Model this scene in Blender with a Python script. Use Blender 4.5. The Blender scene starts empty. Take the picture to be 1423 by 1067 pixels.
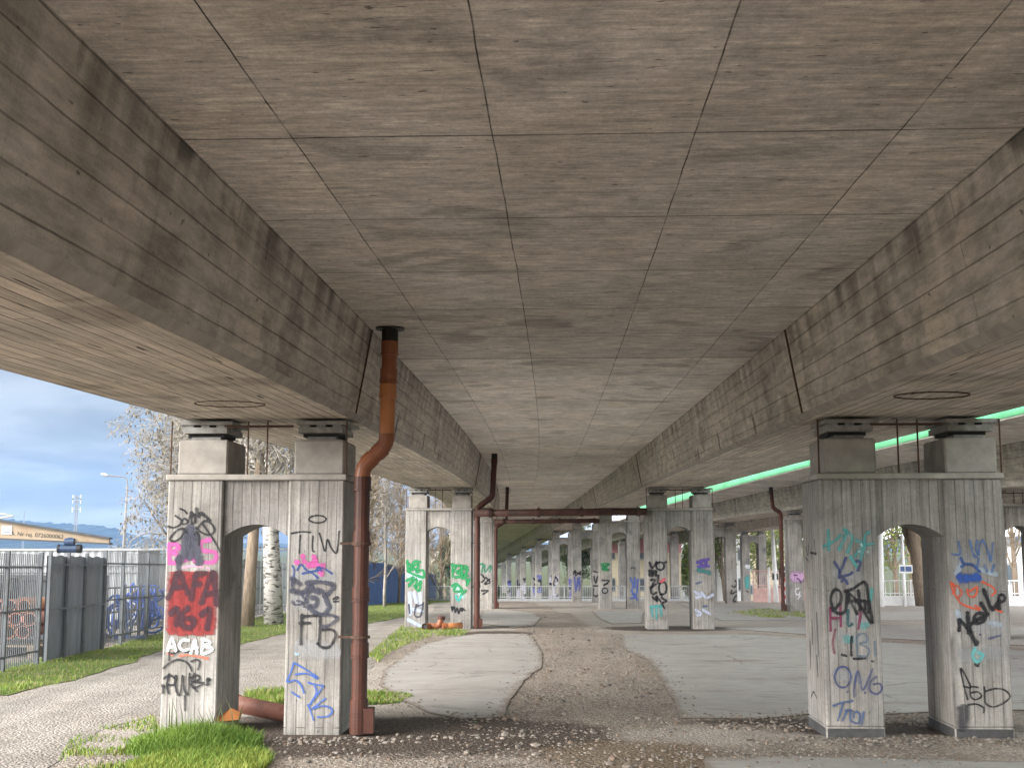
import bpy, bmesh, math, random
from mathutils import Vector, Matrix, noise
R = math.radians
random.seed(7)
C = bpy.context.scene.collection
TAU = math.tau

# ------------------------------------------------------------------ camera maths
F, PITCH, CAMZ = 1700.0, R(7.3725), 1.716
cp, sp_ = math.cos(PITCH), math.sin(PITCH)

def ray(px, py):
    x = (px - 711.5) / F; y = -(py - 533.5) / F
    return Vector((x, cp - y * sp_, sp_ + y * cp))

def G(y):                                   # ground height along the viaduct
    y = max(-40.0, min(150.0, y))
    return -(0.01256 * y + 0.00017 * y * y)

def ZL(y):                                  # height of the ledge on top of the piers
    return CAMZ + 0.42394 + 0.02209 * y - 0.00023 * y * y

def CL(y):                                  # centre line of the main viaduct
    return 0.1682 + 0.04696 * y - 0.00041 * y * y

def SL(y):
    return 0.04696 - 0.00082 * y

def on_ground(px, py):
    r = ray(px, py); lo, hi = 1.0, 140.0
    t = lo
    while t < hi:
        if CAMZ + r.z * t <= G(r.y * t): break
        t += 0.05
    return Vector((r.x * t, r.y * t, G(r.y * t)))

def at(px, py, Y):                          # point at distance Y along a line of sight
    r = ray(px, py); t = Y / r.y
    return Vector((r.x * t, Y, CAMZ + r.z * t))

# ------------------------------------------------------------------ mesh helpers
class MB:
    def __init__(s): s.v = []; s.f = []; s.m = []
    def add(s, vs, fs, mi=0):
        b = len(s.v); s.v += [tuple(p) for p in vs]
        s.f += [tuple(b + i for i in f) for f in fs]; s.m += [mi] * len(fs)
    def box(s, x0, x1, y0, y1, z0, z1, mi=0, mat=None):
        vs = [Vector((x, y, z)) for z in (z0, z1) for y in (y0, y1) for x in (x0, x1)]
        if mat: vs = [mat @ v for v in vs]
        s.add(vs, [(0, 2, 3, 1), (4, 5, 7, 6), (0, 1, 5, 4), (2, 6, 7, 3), (0, 4, 6, 2), (1, 3, 7, 5)], mi)
    def tube(s, pts, rad, n=10, caps=True, mi=0):
        pts = [Vector(p) for p in pts]
        if not isinstance(rad, (list, tuple)): rad = [rad] * len(pts)
        vs = []; up = None
        for i, p in enumerate(pts):
            a = pts[max(0, i - 1)]; b = pts[min(len(pts) - 1, i + 1)]
            t = (b - a)
            if t.length < 1e-9: t = Vector((0, 0, 1))
            t.normalize()
            if up is None: up = t.orthogonal().normalized()
            u = (up - t * up.dot(t))
            u = u.normalized() if u.length > 1e-6 else t.orthogonal().normalized()
            up = u; w = t.cross(u)
            for k in range(n):
                q = TAU * k / n
                vs.append(p + (u * math.cos(q) + w * math.sin(q)) * rad[i])
        fs = [(i * n + k, i * n + (k + 1) % n, (i + 1) * n + (k + 1) % n, (i + 1) * n + k) for i in range(len(pts) - 1) for k in range(n)]
        if caps:
            fs.append(tuple(range(n))[::-1]); fs.append(tuple((len(pts) - 1) * n + k for k in range(n)))
        s.add(vs, fs, mi)
    def build(s, name, mats, parent=None, smooth=False, bevel=0, loc=None):
        me = bpy.data.meshes.new(name); me.from_pydata(s.v, [], s.f)
        if not isinstance(mats, (list, tuple)): mats = [mats]
        for m in mats: me.materials.append(m)
        if len(mats) > 1: me.polygons.foreach_set('material_index', s.m)
        if bevel:
            bm = bmesh.new(); bm.from_mesh(me)
            es = [e for e in bm.edges if len(e.link_faces) == 2 and e.calc_face_angle(0) > 0.6]
            bmesh.ops.bevel(bm, geom=es, offset=bevel, segments=1, affect='EDGES', clamp_overlap=True)
            bm.to_mesh(me); bm.free()
        if smooth: me.polygons.foreach_set('use_smooth', [True] * len(me.polygons))
        me.update()
        o = bpy.data.objects.new(name, me); C.objects.link(o)
        if parent: o.parent = parent
        if loc: o.location = loc
        return o

def tag(o, label=None, cat=None, group=None, kind=None):
    if label: o['label'] = label
    if cat: o['category'] = cat
    if group: o['group'] = group
    if kind: o['kind'] = kind
    return o

def thing(name, label, cat, loc=(0, 0, 0), rz=0, group=None):
    o = bpy.data.objects.new(name, None); o.empty_display_size = 0.3
    o.location = loc; o.rotation_euler = (0, 0, rz); C.objects.link(o)
    return tag(o, label, cat, group)

# ------------------------------------------------------------------ materials
class Mat:
    def __init__(s, name, rough=0.85, spec=0.3, metal=0.0):
        s.mat = bpy.data.materials.new(name); s.mat.use_nodes = True
        s.nt = s.mat.node_tree; s.nt.nodes.clear()
        s.out = s.nt.nodes.new('ShaderNodeOutputMaterial')
        s.b = s.nt.nodes.new('ShaderNodeBsdfPrincipled')
        s.b.inputs['Roughness'].default_value = rough
        s.b.inputs['Specular IOR Level'].default_value = spec
        s.b.inputs['Metallic'].default_value = metal
        s.nt.links.new(s.b.outputs[0], s.out.inputs[0])
        s._tc = None
    def n(s, typ, inp=None, **props):
        nd = s.nt.nodes.new('ShaderNode' + typ)
        for k, v in props.items(): setattr(nd, k, v)
        for k, v in (inp or {}).items(): s.set(nd.inputs[k], v)
        return nd
    def set(s, sock, v):
        if isinstance(v, bpy.types.Node): v = v.outputs[0]
        if isinstance(v, bpy.types.NodeSocket): s.nt.links.new(v, sock)
        else:
            if isinstance(v, (tuple, list)) and len(v) == 3 and sock.type == 'RGBA': v = (*v, 1)
            sock.default_value = v
    def tc(s, which='Object'):
        if s._tc is None: s._tc = s.n('TexCoord')
        return s._tc.outputs[which]
    def mp(s, vec, scale=(1, 1, 1), rot=(0, 0, 0), loc=(0, 0, 0)):
        return s.n('Mapping', {'Vector': vec, 'Scale': scale, 'Rotation': rot, 'Location': loc}).outputs[0]
    def noise(s, vec, scale, detail=4, rough=0.55, dist=0.0):
        return s.n('TexNoise', {'Vector': vec, 'Scale': scale, 'Detail': detail, 'Roughness': rough, 'Distortion': dist}).outputs['Fac']
    def rng(s, v, a, b, c, d, smooth=False):
        return s.n('MapRange', {'Value': v, 'From Min': a, 'From Max': b, 'To Min': c, 'To Max': d}, interpolation_type='SMOOTHSTEP' if smooth else 'LINEAR').outputs[0]
    def ma(s, op, a, b=0.0, c=None):
        d = {0: a, 1: b}
        if c is not None: d[2] = c
        return s.n('Math', d, operation=op).outputs[0]
    def mix(s, fac, a, b, mode='MIX'):
        nd = s.n('Mix', data_type='RGBA', blend_type=mode)
        s.set(nd.inputs[0], fac); s.set(nd.inputs[6], a); s.set(nd.inputs[7], b)
        return nd.outputs[2]
    def scale(s, col, v):                    # colour * value
        nd = s.n('VectorMath', operation='SCALE')
        s.set(nd.inputs[0], col); s.set(nd.inputs['Scale'], v)
        return nd.outputs[0]
    def bump(s, h, strength=0.5, dist=0.02):
        nd = s.n('Bump', {'Height': h, 'Strength': strength, 'Distance': dist})
        s.set(s.b.inputs['Normal'], nd.outputs[0])
    def col(s, c): s.set(s.b.inputs['Base Color'], c)

def jig(m, vec, amp, scale):                 # wobble coordinates a little so that lines are not ruled
    nz = m.n('TexNoise', {'Vector': vec, 'Scale': scale, 'Detail': 3})
    d = m.n('VectorMath', {0: nz.outputs['Color'], 1: (0.5, 0.5, 0.5)}, operation='SUBTRACT')
    e = m.n('VectorMath', operation='SCALE'); m.set(e.inputs[0], d.outputs[0]); m.set(e.inputs['Scale'], amp)
    return m.n('VectorMath', {0: vec, 1: e.outputs[0]}, operation='ADD').outputs[0]

def concrete(name, base, coord, bw, rh, mortar, grain, off=0.5, shift=(0, 0, 0), rot=(0, 0, 0), line=0.5, tint=0.12, streak=None, chips=None, pits=0.5, extra=None):
    m = Mat(name, rough=0.88, spec=0.25)
    if coord == 'PIER':                      # boards stand upright on every face
        oi = m.n('ObjectInfo'); of = m.n('VectorMath', operation='SCALE'); m.set(of.inputs[0], oi.outputs['Location']); m.set(of.inputs['Scale'], .37)
        v0 = m.n('VectorMath', {0: m.tc('Object'), 1: of.outputs[0]}, operation='ADD').outputs[0]; s_ = m.n('SeparateXYZ', {0: v0})
        v = m.n('CombineXYZ', {0: s_.outputs['Z'], 1: m.ma('ADD', s_.outputs['X'], m.ma('MULTIPLY', s_.outputs['Y'], 1.013)), 2: 0.0}).outputs[0]
    else:
        v0 = m.tc(coord)
        v = m.mp(v0, rot=rot, loc=shift)
    vj = jig(m, v, 0.02, 1.3)
    br = m.n('TexBrick', {'Vector': vj, 'Color1': (1 - tint,) * 3, 'Color2': (1 + tint,) * 3, 'Mortar': (1, 1, 1), 'Scale': 1.0, 'Mortar Size': mortar, 'Mortar Smooth': 0.3, 'Bias': 0.0, 'Brick Width': bw, 'Row Height': rh}, offset=off)
    brk = m.rng(m.noise(m.mp(v, scale=(.16 if bw > 5 else 1, 1, 1)), 2.2, 3), 0.32, 0.55, 0.3, 1.0)
    ln = m.ma('MULTIPLY', br.outputs['Fac'], brk)
    big = m.rng(m.noise(v, 0.45, 5, 0.6), 0.3, 0.7, 0.80, 1.16)
    mid = m.rng(m.noise(v, 2.3, 8, 0.7), 0.3, 0.7, 0.84, 1.14)
    gr = m.noise(m.mp(v, scale=grain), 1.0, 6, 0.65)
    grv = m.rng(gr, 0.3, 0.7, 0.70, 1.22)
    fine = m.ma('MULTIPLY', m.rng(m.noise(v, 70, 2), 0.3, 0.7, 0.90, 1.10), m.rng(m.noise(m.mp(v, scale=(grain[0] * 2.6, grain[1] * 2.6, 1)), 1.0, 3, 0.6), 0.35, 0.65, 0.86, 1.12))
    k = m.ma('MULTIPLY', m.ma('MULTIPLY', big, mid), m.ma('MULTIPLY', grv, fine))
    # pits and dark specks
    pit = m.rng(m.noise(m.mp(v, scale=(1, 0.55, 1) if grain[0] > grain[1] else (0.55, 1, 1)), 17, 2, 0.4), 0.72, 0.76, 0.0, pits)
    k = m.ma('MULTIPLY', k, m.ma('SUBTRACT', 1.0, pit))
    # damp blotches
    st = m.rng(m.noise(v, 0.9, 4, 0.5, 0.6), 0.58, 0.66, 0.0, 0.30, True)
    k = m.ma('MULTIPLY', k, m.ma('SUBTRACT', 1.0, st))
    if streak:                               # dirt washed down from the top edge
        h0, h1, sc = streak
        sv = m.n('SeparateXYZ', {0: v0})
        a = m.rng(sv.outputs['Y'], h0, h1, 0.0, 1.0, True)
        s1 = m.rng(m.noise(m.mp(v0, scale=sc), 1.0, 4, 0.6), 0.42, 0.66, 0.0, 0.62)
        k = m.ma('MULTIPLY', k, m.ma('SUBTRACT', 1.0, m.ma('MULTIPLY', a, s1)))
    if chips:
        c1 = m.rng(m.noise(m.mp(v, scale=chips), 1.0, 2, 0.4), 0.715, 0.735, 0.0, 0.8)
        k = m.ma('MULTIPLY', k, m.ma('SUBTRACT', 1.0, c1))
    if extra: k = extra(m, v0, k)
    k = m.ma('MULTIPLY', k, m.ma('SUBTRACT', 1.0, m.ma('MULTIPLY', ln, line)))
    warm = m.mix(m.rng(m.noise(v, 0.8, 3), 0.35, 0.65, 0.0, 1.0), base, (base[0] * 0.97, base[1] * 1.0, base[2] * 1.06))
    c = m.mix(1.0, warm, br.outputs['Color'], 'MULTIPLY')
    m.col(m.scale(c, k))
    h = m.ma('SUBTRACT', m.ma('MULTIPLY', gr, 0.5), m.ma('ADD', m.ma('MULTIPLY', ln, 0.8), pit))
    m.bump(h, 0.55, 0.012)
    return m.mat

def plain(name, c, rough=0.7, spec=0.3, metal=0.0, var=0.15, scale=4.0, bump=0.0, coord='Object', stretch=(1, 1, 1), dirt=None):
    m = Mat(name, rough, spec, metal)
    v = m.mp(m.tc(coord), scale=stretch)
    nz = m.noise(v, scale, 6, 0.6)
    col = m.scale(c, m.rng(nz, 0.3, 0.7, 1 - var, 1 + var))
    if dirt:
        d = m.rng(m.noise(v, scale * 0.6, 5, 0.65), 0.5, 0.68, 0.0, 0.75)
        col = m.mix(d, col, dirt)
    m.col(col)
    if bump: m.bump(m.noise(v, scale * 5, 4), bump, 0.01)
    return m.mat

CB = (0.575, 0.53, 0.472)
def slab_extra(m, v0, k):
    sx = m.n('SeparateXYZ', {0: v0}).outputs['X']
    d = m.ma('ABSOLUTE', m.ma('SUBTRACT', sx, 14.86))
    ln = m.rng(d, 0.008, 0.03, 0.75, 0.0)
    k = m.ma('MULTIPLY', k, m.ma('SUBTRACT', 1.0, ln))
    st = m.rng(sx, 14.85, 14.87, 1.0, 1.24)
    k = m.ma('MULTIPLY', k, st)
    k = m.ma('MULTIPLY', k, m.rng(m.noise(m.mp(v0, scale=(1, .6, 1)), 7.5, 6, .68), .32, .68, .80, 1.18))
    k = m.ma('MULTIPLY', k, m.rng(m.noise(v0, 24, 4, .65), .34, .66, .88, 1.10))
    smud = m.rng(m.noise(m.mp(v0, scale=(3.2, 1.5, 1), loc=(9, 3, 0)), 1.0, 8, .74), .60, .66, 0.0, .22, True)
    k = m.ma('MULTIPLY', k, m.ma('SUBTRACT', 1.0, smud))
    fr = m.ma('FRACT', m.ma('ADD', m.ma('DIVIDE', m.ma('ADD', sx, m.ma('MULTIPLY', m.ma('SUBTRACT', m.noise(m.mp(v0, scale=(1, .7, 1)), 1.0, 3), 0.5), 0.05)), 1.75), 0.5 - 6.10 / 1.75 % 1.0 + 1.0))
    tl = m.rng(m.ma('ABSOLUTE', m.ma('SUBTRACT', fr, 0.5)), 0.003, 0.009, 0.6, 0.0)
    tl = m.ma('MULTIPLY', tl, m.rng(m.noise(m.mp(v0, scale=(.4, 1.4, 1)), 1.0, 3), 0.36, 0.52, 0.25, 1.0))
    k = m.ma('MULTIPLY', k, m.ma('SUBTRACT', 1.0, tl))
    spk = m.rng(m.noise(m.mp(v0, scale=(26, 6, 1)), 1.0, 3, 0.55), 0.66, 0.70, 0.0, 0.6)
    pale = m.rng(m.noise(m.mp(v0, scale=(16, 9, 1), loc=(5, 2, 0)), 1.0, 2, 0.5), 0.745, 0.765, 0.0, 0.5)
    dk = m.rng(m.noise(m.mp(v0, scale=(1.3, .55, 1), loc=(1, 7, 0)), 1.0, 7, 0.7, 0.3), 0.57, 0.66, 0.0, 0.26, True)
    k = m.ma('MULTIPLY', k, m.ma('SUBTRACT', 1.0, spk)); k = m.ma('MULTIPLY', k, m.ma('SUBTRACT', 1.0, dk))
    return m.ma('MULTIPLY', k, m.ma('ADD', 1.0, pale))

M_slab = concrete('slab_sheet_concrete', CB, 'UV', 1.75, 1.045, 0.0045, (19, 2.2, 1), off=0.0, shift=(-6.10, 0.54, 0), line=0.85, tint=0.08, extra=slab_extra, pits=0.55)
def web_extra(m, v0, k):
    a = m.rng(m.noise(m.mp(v0, scale=(2.2, 1.1, 1)), 1.0, 5, 0.62, 0.4), 0.57, 0.70, 0.0, 0.30, True)
    b = m.rng(m.noise(m.mp(v0, scale=(3.1, 0.5, 1)), 1.0, 7, 0.72), 0.54, 0.72, 0.0, 0.24)
    c = m.rng(m.noise(m.mp(v0, scale=(1.5, 1.0, 1), loc=(3.3, .4, 0)), 1.0, 2, 0.4), 0.69, 0.75, 0.0, 0.62, True)
    for q in (a, b, c): k = m.ma('MULTIPLY', k, m.ma('SUBTRACT', 1.0, q))
    return k
M_web = concrete('web_board_concrete', (0.52, 0.478, 0.42), 'UV', 7.3, 0.155, 0.006, (1.5, 7, 1), line=0.55, tint=0.03, streak=(0.35, 0.98, (2.3, 0.16, 1)), pits=0.5, extra=web_extra)
M_soffit = concrete('soffit_plank_concrete', (0.57, 0.505, 0.425), 'UV', 3.1, 0.115, 0.007, (1.0, 22, 1), line=0.7, tint=0.16, chips=(1.6, 16, 1), pits=0.3)
def pier_extra(m, v0, k):
    k = m.ma('MULTIPLY', k, m.rng(m.noise(v0, 1.3, 5, 0.6, 0.3), 0.34, 0.66, 0.80, 1.12))
    k = m.ma('MULTIPLY', k, m.rng(m.noise(v0, 26, 3, 0.6), 0.3, 0.7, 0.9, 1.08))
    return m.ma('MULTIPLY', k, m.rng(m.noise(m.mp(v0, scale=(7, 7, 0.35)), 1.0, 4, 0.6), 0.52, 0.72, 1.0, 0.70))
M_pier = concrete('pier_board_concrete', (0.32, 0.30, 0.275), 'PIER', 2.7, 0.0935, 0.005, (0.9, 20, 1), line=0.5, tint=0.055, pits=0.35, extra=pier_extra)
M_block = plain('cast_concrete', (0.33, 0.31, 0.285), 0.9, 0.2, var=0.22, scale=5, bump=0.3)
M_tar = plain('tarred_plinth', (0.07, 0.07, 0.072), 0.85, var=0.3, scale=8, bump=0.3)
M_cap = plain('bearing_steel_grey', (0.25, 0.245, 0.235), 0.6, 0.4, var=0.25, scale=7, dirt=(0.10, 0.085, 0.07))
M_rub = plain('bearing_rubber', (0.02, 0.02, 0.02), 0.7)
M_rust = plain('rusty_rod', (0.085, 0.05, 0.035), 0.8, var=0.3, scale=20)
M_pvc = plain('orange_drain_plastic', (0.25, 0.085, 0.036), 0.45, 0.4, var=0.16, scale=5, dirt=(0.20, 0.075, 0.04))
M_pvcb = plain('fresh_orange_plastic', (0.42, 0.165, 0.06), 0.4, 0.4, var=0.12, scale=5)
M_pvcd = plain('shaded_old_red_plastic', (0.068, 0.0215, 0.0125), 0.5, 0.35, var=0.22, scale=6, dirt=(0.042, 0.017, 0.012))  # older red pipe plastic, darkened so its colour includes the pier's shade
M_pvcp = plain('salmon_clay_pipe', (0.46, 0.20, 0.145), 0.5, 0.35, var=0.15, scale=6, dirt=(0.25, 0.12, 0.08))
M_collar = plain('black_collar', (0.02, 0.019, 0.018), 0.55)
M_brown = plain('brown_cross_pipe', (0.085, 0.04, 0.03), 0.6, var=0.3, scale=5, dirt=(0.03, 0.02, 0.018))
M_fence = plain('grey_fence_paint', (0.105, 0.117, 0.13), 0.5, 0.4, var=0.15, scale=5, dirt=(0.07, 0.072, 0.072))
M_sheet = plain('grey_sheet_steel', (0.14, 0.156, 0.178), 0.5, 0.4, var=0.25, scale=3, stretch=(1, 1, 0.2), dirt=(0.14, 0.155, 0.16))
M_dark = plain('dark_steel', (0.05, 0.052, 0.056), 0.55, var=0.2)
M_palef = plain('pale_fence_paint', (0.33, 0.345, 0.36), 0.6, var=0.15)
M_white = plain('white_paint', (0.78, 0.79, 0.8), 0.55, var=0.08)
M_tan = plain('tan_crane_paint', (0.27, 0.21, 0.145), 0.55, var=0.10, scale=3, dirt=(0.2, 0.12, 0.065))
M_black = plain('black_paint', (0.015, 0.015, 0.016), 0.5)
M_blued = plain('dark_blue_hoist', (0.03, 0.055, 0.11), 0.45, var=0.3, dirt=(0.02, 0.022, 0.028))
M_bluef = plain('blue_sheet', (0.035, 0.10, 0.30), 0.5, var=0.3, scale=2.5, stretch=(3, 3, 0.3), dirt=(0.02, 0.05, 0.15))
M_hose = plain('blue_hose', (0.025, 0.09, 0.42), 0.45, var=0.25)
M_wood = plain('grey_timber', (0.30, 0.245, 0.19), 0.85, var=0.3, scale=8)
M_wall = plain('grey_yard_wall', (0.17, 0.166, 0.16), 0.9, var=0.2, scale=1.5)
M_cont = plain('dark_container', (0.075, 0.082, 0.086), 0.6, var=0.25, scale=2)
M_galv = plain('galvanised_pole', (0.16, 0.16, 0.165), 0.5, 0.4, var=0.1)
M_red = plain('red_paint', (0.5, 0.03, 0.03), 0.5)
M_signb = plain('sign_blue', (0.07, 0.11, 0.27), 0.5)
M_birch = None
def birch_mat():
    m = Mat('birch_bark', 0.85)
    v = m.tc('Object')
    k = m.rng(m.noise(m.mp(v, scale=(3, 3, 9)), 1.2, 4, 0.65, 0.5), 0.50, 0.60, 0.0, 1.0)
    m.col(m.mix(k, (0.40, 0.385, 0.36), (0.05, 0.045, 0.04)))
    m.bump(m.noise(v, 18, 4), 0.5, 0.02)
    return m.mat
M_birch = birch_mat()
M_bark = plain('brown_bark', (0.20, 0.155, 0.115), 0.9, var=0.4, scale=6, stretch=(3, 3, 0.6), bump=0.8)
M_twigp = plain('pale_twigs', (0.27, 0.25, 0.225), 0.9, var=0.35, scale=3)
M_twigt = plain('tan_twigs', (0.20, 0.16, 0.11), 0.9, var=0.35, scale=2)
M_bud = plain('brown_catkins', (0.17, 0.15, 0.105), 0.8, var=0.4, scale=3)

def leafmat(name, a, b):
    m = Mat(name, 0.6, 0.3)
    m.col(m.mix(m.rng(m.noise(m.tc('Object'), 1.1, 4, 0.7), 0.35, 0.65, 0.0, 1.0), a, b))
    tr = m.n('BsdfTranslucent', {'Color': b})
    mx = m.n('MixShader', {0: 0.3, 1: m.b.outputs[0], 2: tr.outputs[0]})
    m.nt.links.new(mx.outputs[0], m.out.inputs[0])
    return m.mat
M_leaf = leafmat('spring_leaves', (0.10, 0.14, 0.03), (0.20, 0.24, 0.06))
M_leafd = leafmat('dark_leaves', (0.035, 0.06, 0.02), (0.085, 0.12, 0.035))
M_grass = leafmat('grass_blades', (0.075, 0.155, 0.02), (0.19, 0.29, 0.05))
M_grassy = leafmat('yellow_grass_blades', (0.15, 0.22, 0.03), (0.33, 0.37, 0.08))

def green_mat():
    m = Mat('green_translucent_sheet', 0.4)
    wv = m.noise(m.mp(m.tc('Object'), scale=(0.3, 0.3, 1)), 2.0, 3)
    tr = m.n('BsdfTranslucent', {'Color': m.scale((0.29, 0.74, 0.42), m.rng(wv, 0.3, 0.7, 0.97, 1.02))})
    tt = m.n('BsdfTransparent', {'Color': (0.08, 0.42, 0.2, 1)})
    mx = m.n('MixShader', {0: 0.2, 1: tr.outputs[0], 2: tt.outputs[0]})
    m.nt.links.new(mx.outputs[0], m.out.inputs[0])
    return m.mat
M_green = green_mat()

_spray = {}
def spray(c, alpha=0.95):
    key = (c, alpha)
    if key in _spray: return _spray[key]
    m = Mat('spray_paint', 0.6, 0.3)
    uv = m.n('SeparateXYZ', {0: m.tc('UV')})
    e = m.ma('ABSOLUTE', m.ma('SUBTRACT', m.ma('MULTIPLY', uv.outputs['Y'], 2.0), 1.0))
    nz = m.noise(m.tc('Object'), 30, 3, 0.6)
    e2 = m.ma('ADD', e, m.ma('MULTIPLY', m.ma('SUBTRACT', nz, 0.5), 0.7))
    a = m.rng(e2, 0.40, 1.05, alpha, 0.0, True)
    a = m.ma('MULTIPLY', a, m.rng(m.noise(m.mp(m.tc('Object'), scale=(22, 22, 2.5)), 1.0, 5, 0.65), 0.30, 0.55, 0.55, 1.0))
    m.col(c)
    tr = m.n('BsdfTransparent')
    mx = m.n('MixShader', {0: a, 1: tr.outputs[0], 2: m.b.outputs[0]})
    m.nt.links.new(mx.outputs[0], m.out.inputs[0])
    _spray[key] = m.mat
    return m.mat

# ------------------------------------------------------------------ ground
def poly_px(pts): return [on_ground(*p) for p in pts]

def in_poly(x, y, poly):
    c = False; n = len(poly)
    for i in range(n):
        a = poly[i]; b = poly[i - 1]
        if (a[1] > y) != (b[1] > y) and x < (b[0] - a[0]) * (y - a[1]) / (b[1] - a[1]) + a[0]: c = not c
    return c

def axis(fine0, fine1, step, outer):
    n = int(round((fine1 - fine0) / step))
    return [-o for o in outer[::-1] if -o < fine0] + [fine0 + i * step for i in range(n + 1)] + [o for o in outer if o > fine1]

def make_ground():
    xs = axis(-14, 26, 0.4, [30, 40, 60, 100, 200, 500, 1200, 3500])
    ys = axis(-4, 100, 0.4, [-8 + 16, 110, 120, 130, 140, 150, 170, 200, 300, 500, 900, 1600, 3500])
    ys = sorted(set([-3500, -900, -200, -60, -40, -30, -20, -12, -8] + ys))
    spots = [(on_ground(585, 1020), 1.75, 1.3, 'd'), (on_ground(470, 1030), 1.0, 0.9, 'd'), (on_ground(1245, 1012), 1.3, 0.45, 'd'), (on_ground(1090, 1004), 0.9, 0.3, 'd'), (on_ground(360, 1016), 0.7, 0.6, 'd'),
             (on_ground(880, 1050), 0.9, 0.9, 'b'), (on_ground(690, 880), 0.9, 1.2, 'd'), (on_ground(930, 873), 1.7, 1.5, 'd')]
    pale = [(on_ground(560, 945), 1.3, 5.0, 1.0), (on_ground(600, 985), .8, 1.2, .8), (on_ground(1010, 1022), 1.5, .8, .8), (on_ground(120, 1010), 3, 2.5, .8), (on_ground(760, 1055), .7, .8, .4)]
    me = bpy.data.meshes.new('ground')
    vs = [(x, y, G(y)) for y in ys for x in xs]
    nx = len(xs)
    fs = [(j * nx + i, j * nx + i + 1, (j + 1) * nx + i + 1, (j + 1) * nx + i) for j in range(len(ys) - 1) for i in range(nx - 1)]
    me.from_pydata(vs, [], fs)
    ca = me.color_attributes.new('soil', 'FLOAT_COLOR', 'POINT')
    for i, (x, y, z) in enumerate(vs):
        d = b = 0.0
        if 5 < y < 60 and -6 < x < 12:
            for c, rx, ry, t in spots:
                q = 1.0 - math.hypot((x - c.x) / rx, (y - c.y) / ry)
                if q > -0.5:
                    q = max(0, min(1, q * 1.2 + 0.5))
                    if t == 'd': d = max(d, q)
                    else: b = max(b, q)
        far = 1.0 if (y > 104 or y < -20 or x < -13 or x > 30) else 0.0
        p = 0.0
        if 5 < y < 110:
            for c, rx, ry, a in pale:
                q = 1.0 - math.hypot((x - c.x) / rx, (y - c.y) / ry)
                p = max(p, a * max(0.0, min(1.0, q * 1.6 + .3)))
            strip = abs(x - (.9 + .02 * y) + .00041 * y * y) < 1.1
            if y > 26 and not strip: p = max(p, min(.8, (y - 26) / 12))
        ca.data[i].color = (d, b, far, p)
    m = Mat('gravel_earth', 0.95, 0.2)
    v = m.tc('Object')
    at_ = m.n('Attribute', attribute_name='soil')
    sep = m.n('SeparateColor', {0: at_.outputs['Color']})
    vor = m.n('TexVoronoi', {'Vector': v, 'Scale': 26.0, 'Randomness': 1.0})
    vor2 = m.n('TexVoronoi', {'Vector': v, 'Scale': 60.0, 'Randomness': 1.0})
    stone = m.n('SeparateColor', {0: vor.outputs['Color']}).outputs[0]
    stone2 = m.n('SeparateColor', {0: vor2.outputs['Color']}).outputs[1]
    big = m.noise(v, 0.35, 6, 0.65)
    mid = m.noise(v, 2.2, 6, 0.65)
    base = m.mix(m.rng(big, 0.35, 0.65, 0, 1, True), (0.235, 0.188, 0.152), (0.335, 0.285, 0.245))
    rut = m.noise(m.mp(v, scale=(1.6, .22, 1)), 1.0, 5, .6, .3)
    base = m.scale(base, m.ma('MULTIPLY', m.rng(mid, 0.3, 0.7, 0.72, 1.22), m.rng(rut, .32, .68, .74, 1.18)))
    st = m.mix(m.rng(stone, 0.50, 0.72, 0.0, 0.85), base, m.mix(stone2, (0.10, 0.08, 0.062), (0.50, 0.46, 0.41)))
    st = m.scale(st, m.rng(stone2, 0, 1, 0.8, 1.18))
    pm = m.rng(m.ma('ADD', at_.outputs['Alpha'], m.ma('MULTIPLY', m.ma('SUBTRACT', mid, 0.5), 1.0)), 0.2, 0.8, 0.0, 0.9, True)
    st = m.mix(pm, st, m.scale((0.37, 0.335, 0.30), m.ma('MULTIPLY', m.rng(mid, .3, .7, .88, 1.1), m.rng(stone2, 0, 1, 0.9, 1.1))))
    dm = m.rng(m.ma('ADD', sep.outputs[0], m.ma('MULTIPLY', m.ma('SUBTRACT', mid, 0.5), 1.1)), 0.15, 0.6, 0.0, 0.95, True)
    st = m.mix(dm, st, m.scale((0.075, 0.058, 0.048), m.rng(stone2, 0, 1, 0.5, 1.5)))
    bm_ = m.rng(m.ma('ADD', sep.outputs[1], m.ma('MULTIPLY', m.ma('SUBTRACT', mid, 0.5), 1.2)), 0.25, 0.75, 0.0, 0.7, True)
    st = m.mix(bm_, st, m.scale((0.16, 0.115, 0.072), m.rng(stone2, 0, 1, 0.6, 1.4)))
    st = m.mix(sep.outputs[2], st, m.mix(big, (0.045, 0.062, 0.02), (0.085, 0.085, 0.04)))
    m.col(st)
    h = m.ma('ADD', m.ma('MULTIPLY', vor.outputs['Distance'], -0.8), m.ma('ADD', m.ma('MULTIPLY', mid, 1.2), m.ma('MULTIPLY', vor2.outputs['Distance'], -0.4)))
    m.bump(h, 0.8, 0.03)
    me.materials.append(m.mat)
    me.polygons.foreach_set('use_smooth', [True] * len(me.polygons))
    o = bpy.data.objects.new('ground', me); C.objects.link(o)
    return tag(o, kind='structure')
make_ground()

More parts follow.
